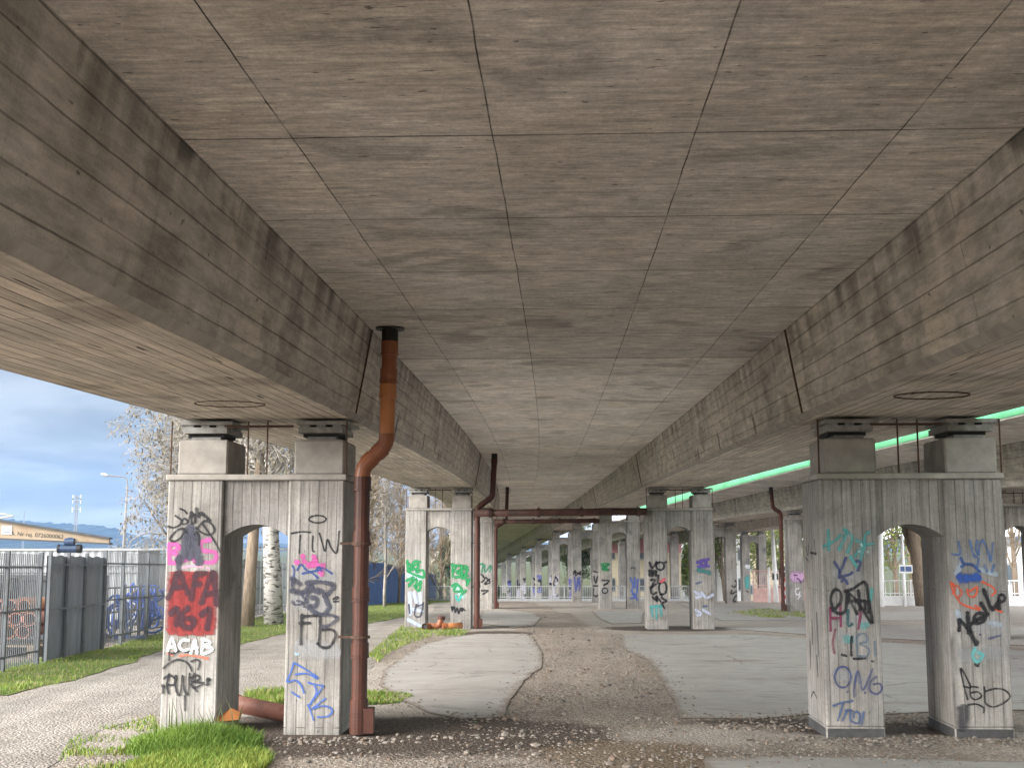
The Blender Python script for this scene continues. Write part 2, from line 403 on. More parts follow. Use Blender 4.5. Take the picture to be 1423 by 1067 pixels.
def sheet_mesh(poly, h, jitter=0.0, thick=0.0, step=0.25, seed=1, inset=0.0):
    rnd = random.Random(seed); pts = []
    n = len(poly)
    for i in range(n):
        a = poly[i]; b = poly[(i + 1) % n]
        L = (Vector(b).xy - Vector(a).xy).length; k = max(1, min(120, int(L / step)))
        for j in range(k):
            t = j / k
            x = a[0] + (b[0] - a[0]) * t; y = a[1] + (b[1] - a[1]) * t
            nz = noise.noise(Vector((x * 1.3, y * 1.3, seed * 3.1))) + 0.6 * noise.noise(Vector((x * 4.1, y * 4.1, seed * 5.7)))
            nz2 = noise.noise(Vector((x * 1.3 + 40, y * 1.3, seed * 3.1))) + 0.6 * noise.noise(Vector((x * 4.1, y * 4.1 + 30, seed * 5.7)))
            pts.append((x + nz * jitter, y + nz2 * jitter, 0))
    bm = bmesh.new()
    f = bm.faces.new([bm.verts.new(p) for p in pts])
    rim = bm.verts.layers.float.new('rim')
    if inset:
        bm.normal_update()
        outer = list(bm.verts)
        bmesh.ops.inset_region(bm, faces=[f], thickness=inset, use_boundary=True, use_even_offset=True)
        for v in outer: v[rim] = 1.0
        new = [v for v in bm.verts if len([e for e in v.link_edges if e.is_boundary])]
        for v in bm.verts: v[rim] = 0.0
        for v in new: v[rim] = 1.0
    bmesh.ops.triangulate(bm, faces=bm.faces[:])
    ys = [p[1] for p in pts]
    y = math.floor(min(ys)) + 1
    while y < max(ys):
        bmesh.ops.bisect_plane(bm, geom=bm.verts[:] + bm.edges[:] + bm.faces[:], plane_co=(0, y, 0), plane_no=(0, 1, 0)); y += 1.5
    for v in bm.verts: v.co.z = G(v.co.y) + h
    bm.normal_update()
    if sum(f.normal.z for f in bm.faces) < 0: bmesh.ops.reverse_faces(bm, faces=bm.faces[:])
    if thick:
        be = [e for e in bm.edges if e.is_boundary]
        r = bmesh.ops.extrude_edge_only(bm, edges=be)
        for v in r['geom']:
            if isinstance(v, bmesh.types.BMVert): v.co.z -= thick
    return bm

def sheet(name, poly, h, mat, jitter=0.0, thick=0.0, seed=1, step=0.25, kind='structure'):
    bm = sheet_mesh(poly, h, jitter, thick, step, seed, .22 if thick else 0.0)
    bm.normal_update(); side = [abs(f.normal.z) < .5 for f in bm.faces]
    me = bpy.data.meshes.new(name); bm.to_mesh(me); bm.free(); me.materials.append(mat); me.materials.append(M_edge)
    me.polygons.foreach_set('material_index', [int(q) for q in side])
    o = bpy.data.objects.new(name, me); C.objects.link(o)
    return tag(o, kind=kind)

M_edge = plain('damp_slab_edge', (0.07, 0.058, 0.048), .95, var=.3)
def paving_mat():
    m = Mat('smooth_paving_concrete', 0.8, 0.3)
    v = m.tc('Object')
    a = m.noise(v, 0.5, 6, 0.6); b = m.noise(v, 3.0, 6, 0.65); c = m.noise(v, 45, 3)
    col = m.mix(m.rng(a, 0.3, 0.7, 0, 1), (0.315, 0.298, 0.282), (0.375, 0.36, 0.345))
    col = m.scale(col, m.ma('MULTIPLY', m.rng(b, 0.3, 0.7, 0.88, 1.1), m.rng(c, 0.3, 0.7, 0.93, 1.07)))
    dirt = m.rng(m.noise(m.mp(v, scale=(0.5, 1.6, 1)), 0.8, 6, 0.7), 0.56, 0.70, 0.0, 0.8, True)
    col = m.mix(dirt, col, (0.20, 0.165, 0.135))
    vo = m.n('TexVoronoi', {'Vector': jig(m, v, .5, .9), 'Scale': .42}, feature='DISTANCE_TO_EDGE')
    ck = m.ma('MULTIPLY', m.rng(vo.outputs['Distance'], 0.003, 0.012, 0.5, 0.0), m.rng(m.noise(v, .7, 3), .48, .6, 0, 1))
    col = m.scale(col, m.ma('SUBTRACT', 1.0, ck))
    rm = m.n('Attribute', attribute_name='rim').outputs['Fac']
    rd = m.rng(m.ma('ADD', rm, m.ma('MULTIPLY', m.ma('SUBTRACT', m.noise(v, 3.5, 6, .7), .5), 1.7)), .48, .95, 0, .8, True)
    col = m.mix(rd, col, m.scale((0.215, 0.175, 0.145), m.rng(c, .3, .7, .7, 1.3)))
    stn = m.rng(m.noise(v, 1.1, 5, .6, .5), .56, .70, 0, .28, True)
    col = m.scale(col, m.ma('SUBTRACT', 1.0, stn))
    m.col(col)
    m.bump(m.ma('ADD', b, m.ma('MULTIPLY', c, 0.3)), 0.25, 0.01)
    return m.mat
M_pave = paving_mat()
def path_mat():
    m = Mat('pale_gravel', 0.95, 0.2)
    v = m.tc('Object')
    vor = m.n('TexVoronoi', {'Vector': v, 'Scale': 34.0})
    s = m.n('SeparateColor', {0: vor.outputs['Color']}).outputs[0]
    mid = m.noise(v, 1.5, 6, 0.65)
    col = m.mix(m.rng(mid, 0.3, 0.7, 0, 1), (0.255, 0.228, 0.20), (0.35, 0.325, 0.295))
    rut = m.noise(m.mp(v, scale=(1.5, .14, 1), rot=(0, 0, .05)), 1.0, 5, .6, .4)
    col = m.scale(col, m.ma('MULTIPLY', m.rng(s, 0, 1, 0.84, 1.16), m.rng(rut, .32, .68, .78, 1.16)))
    wet = m.rng(m.noise(v, .55, 5, .6, .4), .60, .70, 0, .45, True)
    col = m.mix(wet, col, (0.12, 0.098, 0.08))
    m.col(col)
    m.bump(m.ma('ADD', m.ma('MULTIPLY', vor.outputs['Distance'], -0.8), m.ma('MULTIPLY', mid, 1.5)), 0.7, 0.03)
    return m.mat
M_path = path_mat()

PATH = [(-60, 985), (0, 968), (110, 946), (222, 906), (335, 897), (395, 881), (470, 872), (540, 862), (566, 858), (600, 850), (607, 838), (625, 838), (628, 846), (640, 868), (600, 874), (566, 874), (545, 905), (515, 925), (470, 950), (395, 968), (335, 978), (215, 996), (150, 1012), (95, 1040), (50, 1075), (-60, 1100)]
sheet('path', poly_px(PATH), 0.004, M_path, 0.12, 0, 3)
S1 = [(560, 975), (600, 992), (641, 1000), (699, 997), (708, 975), (728, 946), (752, 928), (753, 906), (741, 887), (732, 881), (663, 881), (626, 886), (590, 895), (564, 909), (535, 930), (528, 952)]
S2 = [(664, 866), (714, 873), (743, 869), (752, 858), (739, 851), (699, 847), (670, 849)]
S3 = [(862, 881), (867, 902), (900, 917), (918, 942), (933, 968), (945, 999), (1054, 1000), (1124, 993), (1231, 993), (1290, 990), (1500, 985), (1500, 912), (1423, 904), (1110, 886), (1040, 882)]
S4 = [(978, 1053), (1100, 1052), (1300, 1057), (1500, 1060), (1500, 1200), (985, 1200)]
S5 = [(822, 849), (895, 850), (893, 866), (850, 867), (833, 860)]
S6 = [(1003, 873), (1200, 868), (1500, 872), (1500, 905), (1423, 897), (1110, 881)]
S7 = [(940, 838), (1095, 842), (1180, 850), (1380, 848), (1380, 862), (1130, 862), (1000, 862), (960, 846)]
for i, (s, h) in enumerate(((S1, 0.012), (S2, 0.012), (S3, 0.012), (S4, 0.012), (S5, 0.012), (S6, 0.008), (S7, 0.008))):
    sheet('pavement', poly_px(s), h, M_pave, 0.035 if i < 2 or i == 4 else 0.03, 0.05, 11 + i)

# loose stones
def ico():
    bm = bmesh.new(); bmesh.ops.create_icosphere(bm, subdivisions=1, radius=1)
    v = [x.co.copy() for x in bm.verts]; f = [tuple(y.index for y in x.verts) for x in bm.faces]; bm.free()
    return v, f
IV, IF = ico()
def stone(mb, p, r, rnd, mi=0):
    s = Vector((r * rnd.uniform(.7, 1.4), r * rnd.uniform(.7, 1.4), r * rnd.uniform(.4, .8)))
    q = Matrix.Rotation(rnd.uniform(0, TAU), 3, 'Z')
    vs = [Vector(p) + q @ Vector((v.x * s.x * rnd.uniform(.8, 1.2), v.y * s.y * rnd.uniform(.8, 1.2), v.z * s.z)) for v in IV]
    mb.add(vs, IF, mi)
def gravel():
    rnd = random.Random(5); mb = MB()
    strip = poly_px([(640, 1002), (700, 999), (712, 972), (756, 928), (756, 900), (740, 878), (752, 856), (830, 856), (862, 885), (900, 922), (942, 1000), (976, 1050), (976, 1110), (560, 1110)])
    x0, x1 = min(p.x for p in strip), max(p.x for p in strip); y0, y1 = min(p.y for p in strip), max(p.y for p in strip)
    n = 0
    while n < 4200:
        y = y0 + (min(y1, 34) - y0) * rnd.random() ** 1.8; x = rnd.uniform(x0, x1)
        if in_poly(x, y, strip):
            r = rnd.choice((.007, .009, .011, .014, .019)) * (1 + (rnd.random() < .06) * 1.2)
            stone(mb, (x, y, G(y) + r * .2), r, rnd, rnd.choice((0, 0, 1, 2, 3))); n += 1
    for S, k in ((S1, 700), (S3[:9], 700), (S2, 200), (S4[:3], 200)):
        pp = poly_px(S); m_ = len(pp) - (0 if len(S) > 9 else 1)
        for i in range(k):
            j = rnd.randrange(m_); a, b = pp[j], pp[(j + 1) % len(pp)]; q = a.lerp(b, rnd.random())
            x = q.x + rnd.gauss(0, .16); y = q.y + rnd.gauss(0, .22); r = rnd.choice((.006, .008, .010, .013, .018))
            stone(mb, (x, y, G(y) + .012 + r * .2), r, rnd, rnd.choice((0, 0, 1, 2, 2, 3)))
    # around the feet of the two nearest piers and along the lower edge
    for c, rx, ry, k in ((on_ground(430, 1030), .9, .3, 200), (on_ground(1270, 1030), 1.7, .4, 420), (on_ground(1100, 1010), 1.0, .4, 300), (on_ground(1262, 1000), .35, .7, 160), (on_ground(380, 1052), 1.2, .5, 130), (on_ground(660, 1025), 1.0, .6, 60)):
        for i in range(k):
            a = rnd.uniform(0, TAU); q = rnd.random() ** .6
            x = c.x + math.cos(a) * rx * q; y = c.y + math.sin(a) * ry * q
            r = rnd.choice((.008, .011, .014, .018, .026))
            stone(mb, (x, y, G(y) + r * .25), r, rnd, rnd.choice((0, 0, 1, 1, 2, 3)))
    o = mb.build('gravel', [plain('stone_grey', (0.22, 0.19, 0.165), .9, var=.3, scale=9), plain('stone_pale', (0.23, 0.205, 0.18), .9, var=.2, scale=9), plain('stone_brown', (0.16, 0.12, 0.092), .9, var=.3, scale=9), plain('stone_dark', (0.12, 0.11, 0.10), .9, var=.3, scale=9)])
    tag(o, 'loose gravel and pebbles scattered along the bare strip and pier feet', 'gravel', kind='stuff')
gravel()

# ------------------------------------------------------------------ grass
def blades(mb, n, sample, hmin, hmax, w, rnd, mi=0, lean=.45):
    for i in range(n):
        p = sample(rnd)
        if p is None: continue
        x, y, z, hs = p
        h = rnd.uniform(hmin, hmax) * hs; a = rnd.uniform(0, TAU); b = rnd.uniform(0, TAU)
        l = h * rnd.uniform(.1, lean + .25)
        dx, dy = math.cos(a) * w * .5, math.sin(a) * w * .5; ex, ey = math.cos(b) * l, math.sin(b) * l
        vs = [(x - dx, y - dy, z), (x + dx, y + dy, z), (x - dx * .7 + ex * .35, y - dy * .7 + ey * .35, z + h * .6), (x + dx * .7 + ex * .35, y + dy * .7 + ey * .35, z + h * .6), (x + ex, y + ey, z + h * .95)]
        mb.add(vs, [(0, 1, 3, 2), (2, 3, 4)], mi)

M_straw = plain('dry_grass_blades', (0.30, 0.25, 0.14), .8, var=.3)
def grass_soil():
    m = Mat('grass_soil', .95, .2)
    v = m.tc('Object')
    a = m.noise(v, 1.6, 6, .7); b = m.noise(v, 22, 4, .7)
    c = m.mix(m.rng(a, .35, .65, 0, 1), (0.085, 0.125, 0.03), (0.165, 0.195, 0.06))
    c = m.mix(m.rng(m.noise(v, 2.6, 6, .7), .54, .66, 0, .8, True), c, (0.21, 0.175, 0.12))
    m.col(m.scale(c, m.rng(b, .3, .7, .6, 1.35))); m.bump(b, .8, .04)
    return m.mat
M_gsoil = grass_soil()

VERGE = [(-60, 965), (-60, 925), (0, 925), (75, 912), (150, 900), (225, 878), (330, 862), (395, 852), (470, 846), (510, 842), (562, 836), (602, 831), (630, 831), (630, 836), (600, 838), (575, 852), (566, 857), (540, 861), (510, 867), (470, 871), (395, 880), (335, 896), (222, 905), (110, 945), (0, 967)]
vp = poly_px(VERGE)
def grass_patch(name, poly, label, n, hmin, hmax, w, seed, mats, base=True, jitter=.15, pw=1.5, thin=None):
    rnd = random.Random(seed); mb = MB()
    if base:
        bm = sheet_mesh(poly, 0.010, jitter, 0, .3, seed)
        bm.verts.index_update()
        mb.add([v.co.copy() for v in bm.verts], [tuple(v.index for v in f.verts) for f in bm.faces], 0); bm.free()
    x0, x1 = min(p[0] for p in poly), max(p[0] for p in poly); y0, y1 = min(p[1] for p in poly), max(p[1] for p in poly)
    def smp(r):
        for k in range(40):
            x = r.uniform(x0, x1); y = y0 + (y1 - y0) * r.random() ** pw
            if in_poly(x, y, poly):
                q = noise.noise(Vector((x * 1.7, y * 1.7, seed))) 
                if thin is not None and q + r.uniform(-.3, .3) < thin: continue
                return x, y, G(y), .75 + .6 * max(-.4, q)
        return None
    blades(mb, n * 2 // 3, smp, hmin, hmax, w, rnd, 1)
    blades(mb, n // 3, smp, hmin, hmax, w, rnd, 2)
    blades(mb, n // 6, smp, hmin, hmax, w, rnd, 3)
    o = mb.build(name, [M_gsoil] + mats + [M_straw])
    return tag(o, label, 'grass', kind='stuff')
grass_patch('grass', vp, 'green grass verge between the grey metal fence and the gravel path', 26000, .03, .10, .012, 3, [M_grass, M_grassy], pw=1.9, thin=-.25)
# lumpy tuft at the foot of the left pier
def tuft():
    rnd = random.Random(9); mb = MB()
    c = on_ground(268, 1040); c2 = on_ground(300, 1058)
    def smp(r):
        if r.random() < .55:
            a = r.uniform(0, TAU); q = r.random() ** .6
            x = c.x + math.cos(a) * q * .60; y = c.y + .1 + math.sin(a) * q * .75; return x, y, G(y), 1.25 - .75 * q
        a = r.uniform(0, TAU); q = r.random() ** .55
        x = c2.x - .08 + math.cos(a) * q * .58; y = c2.y - .25 + math.sin(a) * q * 1.05; return x, y, G(y), .62 - .25 * q
    blades(mb, 9000, smp, .10, .26, .011, rnd, 0, .6)
    def smp2(r):
        a = r.uniform(0, TAU); q = r.random() ** .5
        x = c2.x - .05 + math.cos(a) * q * .55; y = c2.y - .35 + math.sin(a) * q * .8; return x, y, G(y), .6
    blades(mb, 4200, smp2, .09, .2, .011, rnd, 1, .6)
    def smp3(r):
        x = c.x + r.uniform(-.45, .35); y = c.y + r.uniform(.1, .5); return x, y, G(y), 1.0
    blades(mb, 26, smp3, .3, .48, .013, rnd, 2, .3)
    o = mb.build('grass', [M_grass, M_grassy, M_leafd])
    tag(o, 'long bright grass tuft at the foot of the left graffiti pier', 'grass', kind='stuff')
tuft()
grass_patch('grass', poly_px([(95, 1030), (150, 1005), (215, 996), (222, 1012), (300, 1045), (260, 1110), (60, 1110)]), 'thin patchy grass and weeds on the bare earth beside the path', 3200, .02, .07, .012, 21, [M_grass, M_grassy], base=False, thin=.12)
grass_patch('grass', poly_px([(320, 985), (345, 966), (398, 962), (398, 978), (360, 990)]), 'grass tuft behind the broken clay pipe between the pier legs', 1500, .08, .18, .012, 22, [M_grass, M_grassy], base=False)
grass_patch('grass', poly_px([(510, 912), (540, 885), (562, 868), (600, 874), (655, 876), (640, 884), (600, 884), (566, 896), (545, 905), (525, 920)]), 'low grass around the foot of the green tagged second pier', 3000, .03, .11, .016, 23, [M_grass, M_grassy], base=False, thin=-.25)
grass_patch('grass', poly_px([(505, 980), (508, 960), (545, 958), (575, 968), (550, 978)]), 'small flat grass patch right of the nearest drain pipe', 1500, .03, .08, .012, 24, [M_grass, M_grassy], base=False, thin=-.3)
grass_patch('grass', poly_px([(1005, 852), (1060, 846), (1128, 852), (1130, 858), (1060, 858)]), 'sparse grass at the foot of the pink tagged far pier', 900, .05, .12, .03, 25, [M_grassy, M_grass], base=False, thin=0)

# ------------------------------------------------------------------ viaduct decks
def sweep(name, prof, mats, cl, y0, y1, step=1.5, parent=None, dz=0.0):
    """prof: list of (u, z, material index, v0, v1) segments: each entry starts a strip to the next point"""
    me = bpy.data.meshes.new(name); vs = []; fs = []; uv = []; mi = []
    n = int(math.ceil((y1 - y0) / step)); ny = n + 1
    segs = [(prof[i], prof[i + 1]) for i in range(len(prof) - 1) if prof[i][2] is not None]
    for (a, b) in segs:
        base = len(vs)
        for j in range(ny):
            y = y0 + (y1 - y0) * j / n
            sl = (cl(y + .1) - cl(y - .1)) / .2; q = math.hypot(1, sl)
            for (u, z) in ((a[0], a[1]), (b[0], b[1])):
                vs.append((cl(y) + u / q, y - u * sl / q, ZL(y) + z + dz))
        for j in range(n):
            k = base + j * 2
            fs.append((k, k + 1, k + 3, k + 2)); mi.append(a[2])
            ya = y0 + (y1 - y0) * j / n; yb = y0 + (y1 - y0) * (j + 1) / n
            uv += [(ya, a[3]), (ya, a[4]), (yb, a[4]), (yb, a[3])]
    # end caps
    me.from_pydata(vs, [], fs)
    for m in mats: me.materials.append(m)
    me.polygons.foreach_set('material_index', mi)
    l = me.uv_layers.new(name='UVMap')
    l.data.foreach_set('uv', [c for p in uv for c in p])
    me.update()
    o = bpy.data.objects.new(name, me); C.objects.link(o)
    if parent: o.parent = parent
    return o

def deck(label, cl, y0, y1, left, right, hatches, second=False):
    dz = -.25 if second else 0.0
    root = thing('viaduct_deck', label, 'viaduct', (0, 0, 0))
    S = 1.54
    slab = [(left, S + .10, 0, left, -4.25), (-4.25, S, 0, -4.25, -2.0), (-2.0, S, 0, -2.0, 2.0), (2.0, S, 0, 2.0, 4.25), (4.25, S, 0, 4.25, right), (right, S + .10, 1, 0, .25), (right, S + .34, 1, 0, 12), (left + .5, S + .34, 1, 0, .5), (left, S + (.15 if second else .34), 1, 0, .25), (left, S + .10, None, 0, 0)]
    sweep('deck_slab', slab, [M_slab, M_block], cl, y0, y1, parent=root, dz=dz)
    for sgn in (-1, 1):
        g = [(2.16, S + .01, 0, .95, .07), (2.315, .665, 1, 0, .08), (2.375, .61, 2, 0, 1.745), (4.12, .61, 0, 0, .95), (4.25, S + .01, None, 0, 0)]
        g = [(u * sgn, z, m, a, b) for u, z, m, a, b in g]
        gd = sweep('girder', g, [M_web, M_block, M_soffit], cl, y0, y1, parent=root, dz=dz)
        for (yy, uu) in hatches:
            if uu * sgn < 0: continue
            mb = MB()
            pts = []
            for k in range(41):
                a = TAU * k / 40
                y = yy + math.sin(a) * .29; u = uu + math.cos(a) * .31
                pts.append((cl(y) + u, y, ZL(y) + .607))
            mb.tube(pts, .007, 6, False)
            mb.build('hatch_ring', M_rust, gd)
    # parapets along both edges
    for e, w in ((left, .2), (right, -.2)):
        if second and e == left: continue
        p = [(e, S + .341, 0, 0, .9), (e, S + 1.1, 0, 0, .2), (e + w, S + 1.1, 0, 0, .9), (e + w, S + .341, None, 0, 0)]
        sweep('parapet', p, [M_block], cl, y0, y1, parent=root, dz=dz)
    return root

SEC2 = 13.97
def CL2(y): return CL(y) + SEC2
main = deck('board marked concrete viaduct deck overhead with two box girders', CL, -4.5, 212, -5.6, 4.9, [(10.3, 2.95), (11.05, -3.2)])
second = deck('parallel concrete viaduct deck beyond the green strip on the right', CL2, -20, 200, -6.10, 5.8, [], True)
# vertical construction joint on the girders above each pier row
for y in [12.6 + 21.477 * k for k in range(5)]:
    for sgn in (-1, 1):
        mb = MB()
        a = Vector((CL(y) + sgn * 2.312, y, ZL(y) + .66)); b = Vector((CL(y) + sgn * 2.157, y, ZL(y) + 1.535))
        mb.tube([a, (a + b) / 2 + Vector((0, .012, 0)), b], .014, 5)
        mb.build('construction_joint', M_rust, main)
# rusty stain under it is kept in the web material

def barrier():
    """translucent green noise barrier standing on the edge of the second deck, seen through the slot between the decks"""
    y0, y1, n = -18.0, 90.0, 54
    def B(y, z, du=0.0): return Vector((CL(y) + SEC2 - 6.12 + du, y, ZL(y) + 1.54 + z))
    o = B(y0, .0); root = thing('noise_barrier', 'mint green translucent noise barrier along the edge of the second viaduct', 'barrier', tuple(o))
    mb = MB()
    for j in range(n):
        a, b = y0 + (y1 - y0) * j / n, y0 + (y1 - y0) * (j + 1) / n
        mb.add([B(a, -.12) - o, B(b, -.12) - o, B(b, .72) - o, B(a, .72) - o], [(0, 1, 2, 3)])
    mb.build('panel', M_green, root)
    for j in range(0, n + 1, 2):
        p = B(y0 + (y1 - y0) * j / n, .0, .08) - o
        mb = MB(); mb.box(p.x - .03, p.x + .05, p.y - .04, p.y + .04, p.z, p.z + .8); mb.build('post', M_palef, root)
barrier()

# ------------------------------------------------------------------ piers
WL, GAP, DEP, HALF = 0.57, 0.68, 0.88, 0.91
def pier(cl, y, u, label, group, band=0.0, dz=0.0):
    """front face centre at station y, lateral offset u"""
    sl = (cl(y + .1) - cl(y - .1)) / .2; q = math.hypot(1, sl)
    X = cl(y) + u / q; Y = y - u * sl / q
    zb = G(Y); H = ZL(y) - zb
    root = thing('bridge_pier', label, 'pier', (X, Y, zb), -math.atan(sl) if False else math.atan2(-sl, 1), group)
    # deck direction is (sl, 1): turn local +Y to it
    top = H - .03
    legs = []
    for k, x0 in enumerate((-HALF, HALF - WL)):
        mb = MB()
        if band:
            mb.box(x0 - .004, x0 + WL + .004, -.004, DEP + .004, -.25, band, 1)
            mb.box(x0, x0 + WL, 0, DEP, band, top, 0)
        else: mb.box(x0, x0 + WL, 0, DEP, -.25, top, 0)
        legs.append(mb.build('leg', [M_pier, M_tar], root, bevel=.014))
    # lintel with a shallow segmental arch
    mb = MB(); a, b = -HALF + WL, HALF - WL; n = 14; zs, rise = top - .58, .13
    vs = []
    for yy in (.055, DEP - .055):
        for i in range(n + 1):
            t = i / n; x = a + (b - a) * t; vs.append((x, yy, zs + rise * (1 - (2 * t - 1) ** 2)))
        for i in range(n + 1):
            t = i / n; vs.append((a + (b - a) * t, yy, top - .002))
    m_ = 2 * (n + 1); fs = []
    for i in range(n):
        fs.append((i, i + 1, n + 1 + i + 1, n + 1 + i)); fs.append((m_ + i, m_ + n + 1 + i, m_ + n + 1 + i + 1, m_ + i + 1)); fs.append((i, m_ + i, m_ + i + 1, i + 1))
    mb.add(vs, fs); mb.build('lintel', M_pier, root)
    mb = MB(); mb.box(-HALF - .022, HALF + .022, -.022, DEP + .022, top, top + .058); mb.build('ledge', M_block, root, bevel=.008)
    lt = top + .058
    for x0 in (-HALF + .075, HALF - .52 - .015):
        mb = MB(); mb.box(x0, x0 + .52, .05, DEP - .1, lt, lt + .36 + dz)
        pd = mb.build('pedestal', M_block, root, bevel=.018)
        mb = MB(); z = lt + .36 + dz
        mb.box(x0 + .12, x0 + .42, .12, .62, z, z + .035, 0); mb.box(x0 + .07, x0 + .45, .15, .60, z + .035, z + .07, 1)
        mb.box(x0 + .04, x0 + .50, .05, .70, z + .07, z + .13, 0)
        for k in range(3): mb.box(x0 + .06 + k * .165, x0 + .15 + k * .165, .06, .69, z + .13, z + .155, 0)
        mb.box(x0 + .02, x0 + .56, .03, .74, z + .155, z + .192, 0)
        mb.build('bearing', [M_cap, M_rub], pd)
    for x in (-HALF + .012, -.10, .10, HALF + .012):
        mb = MB(); mb.tube([(x, .02, lt), (x, .02, lt + .55 + dz)], .009, 6); mb.build('tie_rod', M_rust, root)
    mb = MB(); mb.tube([(-.36, .06, lt + .50 + dz), (.36, .06, lt + .50 + dz)], .013, 6); mb.build('cross_bar', M_rust, root)
    return root, legs

D0, SPAN = 12.451, 21.477
LROW = {}; RROW = {}; SROW = {}
ordn = ['nearest', 'second', 'third', 'fourth', 'fifth', 'sixth', 'seventh', 'eighth', 'ninth']
extra_l = {0: 'left row pier with red painted block and black tags, nearest the camera', 1: 'left row pier with green tags, orange pipe scraps between its legs', 2: 'third pier of the left row behind the dark drain pipe'}
extra_r = {0: 'nearest right row pier with teal, black and red tags on both legs', 1: 'second right row pier with black circles and purple tag', 2: 'third right row pier with green tag and blue scribble', 3: 'fourth right row pier with V and C painted on its leg', 4: 'fifth right row pier just behind the white railing'}
for k in range(9):
    y = D0 + k * SPAN
    if k < 6: LROW[k] = pier(CL, y, -3.315, extra_l.get(k, ordn[k] + ' pier along the left row, half hidden behind the nearer ones'), 'left row piers')
    RROW[k] = pier(CL, y, 3.315, extra_r.get(k, ordn[k] + ' pier along the right row beyond the white railing'), 'right row piers', band=.10 if k == 0 else 0)
sl_lab = ['pier of the second viaduct seen past the right edge of the nearest right pier', 'far pier with lilac tag and a drain pipe down its left side', 'second viaduct pier with black vertical tag, left of the teal tagged one', 'second viaduct pier in line behind, seen through the middle pier arch', 'fifth second viaduct pier, far off between the main piers', 'sixth second viaduct pier, far off between the main piers', 'seventh second viaduct pier, far off between the main piers']
for k in range(7):
    SROW[k] = pier(CL2, 28.6 + k * SPAN, -3.315, sl_lab[k], 'second viaduct piers', dz=-.25)
SROW2 = {}
s2lab = {2: 'outer second viaduct pier hidden behind the nearest right pier', 3: 'outer second viaduct pier with teal tag and white plate', 4: 'next outer second viaduct pier behind the black tagged pier', 5: 'far outer second viaduct pier beyond the pale apartment block gap'}
for k in (2, 3, 4, 5):
    SROW2[k] = pier(CL2, 28.6 + k * SPAN, 3.315, s2lab[k], 'second viaduct piers', dz=-.25)

# ------------------------------------------------------------------ graffiti
def graffiti(pr, leg_i, org, sc, groups, label, face='front'):
    """groups: (colour, alpha, width in zoomed px, [strokes in zoomed px]) drawn on the front of one leg"""
    root, legs = pr
    M = Matrix.Translation(root.location) @ Matrix.Rotation(root.rotation_euler.z, 4, 'Z')
    Mi = M.inverted(); nrm = (M.to_3x3() @ Vector((0, -1, 0))); p0 = M.translation
    x0, x1 = (-HALF, -HALF + WL) if leg_i == 0 else (HALF - WL, HALF)
    if face == 'side': nrm = M.to_3x3() @ Vector((-1, 0, 0)); p0 = M @ Vector((x0, 0, 0)); sx = x0; x0, x1 = 0.0, DEP
    cam = Vector((0, 0, CAMZ))
    def loc(zx, zy):
        r = ray(org[0] + zx / sc, org[1] + zy / sc)
        t = (p0 - cam).dot(nrm) / r.dot(nrm)
        return Mi @ (cam + r * t)
    pxm = (p0.y / F) / sc * (2.2 if face == 'side' else 1)
    me = bpy.data.meshes.new('graffiti'); vs = []; fs = []; uv = []; mi = []; mats = []
    lay = 0.0026
    for (c, al, w, strokes) in groups:
        mt = spray(c, al)
        if mt not in mats: mats.append(mt)
        im = mats.index(mt)
        strokes = [list(q) for q in strokes]
        if al > .9 and w >= 23 and c[0] + c[1] + c[2] < 1.2 and w * pxm < .05:
            rd = random.Random(len(strokes) * 7 + int(w))
            for q in list(strokes)[:6]:
                if rd.random() < .7:
                    x, y = rd.choice(q); l = rd.uniform(30, 110); strokes.append([(x, y), (x + 1, y + l * .5), (x, y + l)]); 
        nst = len(strokes)
        for si, st in enumerate(strokes):
            pts = [(loc(*p).yz if face == 'side' else loc(*p).xz) for p in st]
            if len(pts) == 1: pts.append(pts[0] + Vector((w * pxm * .5, 0)))
            # Catmull-Rom smoothing
            sm = []
            for i in range(len(pts) - 1):
                p_0 = pts[max(0, i - 1)]; p1 = pts[i]; p2 = pts[i + 1]; p3 = pts[min(len(pts) - 1, i + 2)]
                for j in range(5):
                    t = j / 5
                    sm.append(.5 * ((2 * p1) + (p2 - p_0) * t + (2 * p_0 - 5 * p1 + 4 * p2 - p3) * t * t + (3 * p1 - p_0 - 3 * p2 + p3) * t ** 3))
            sm.append(pts[-1])
            d0 = (sm[1] - sm[0]); d1 = (sm[-1] - sm[-2])
            hw = w * pxm * .74
            if d0.length > 1e-6: sm.insert(0, sm[0] - d0.normalized() * hw * .5)
            if d1.length > 1e-6: sm.append(sm[-1] + d1.normalized() * hw * .5)
            b = len(vs); n = len(sm)
            for i, p in enumerate(sm):
                t = sm[min(n - 1, i + 1)] - sm[max(0, i - 1)]
                t = t.normalized() if t.length > 1e-9 else Vector((1, 0))
                nn = Vector((-t.y, t.x)); k = hw * (.45 if i in (0, n - 1) else 1) * (1 + .12 * math.sin(i * .7))
                for s in (-1, 1):
                    q = p + nn * k * s
                    qx = max(x0 + .003, min(x1 - .003, q.x))
                    vs.append((sx - lay - i * 4e-6, qx, q.y) if face == 'side' else (qx, -lay - i * 4e-6, q.y))
            for i in range(n - 1):
                a = b + i * 2
                fs.append((a, a + 1, a + 3, a + 2)); mi.append(im); uv += [0, 0, 0, 1, 1, 1, 1, 0]
            lay += .00016
    me.from_pydata(vs, [], fs)
    for m in mats: me.materials.append(m)
    me.polygons.foreach_set('material_index', mi)
    me.uv_layers.new(name='UVMap').data.foreach_set('uv', uv)
    me.update()
    o = bpy.data.objects.new('graffiti', me); C.objects.link(o); o.parent = legs[leg_i]
    o['label'] = label
    return o

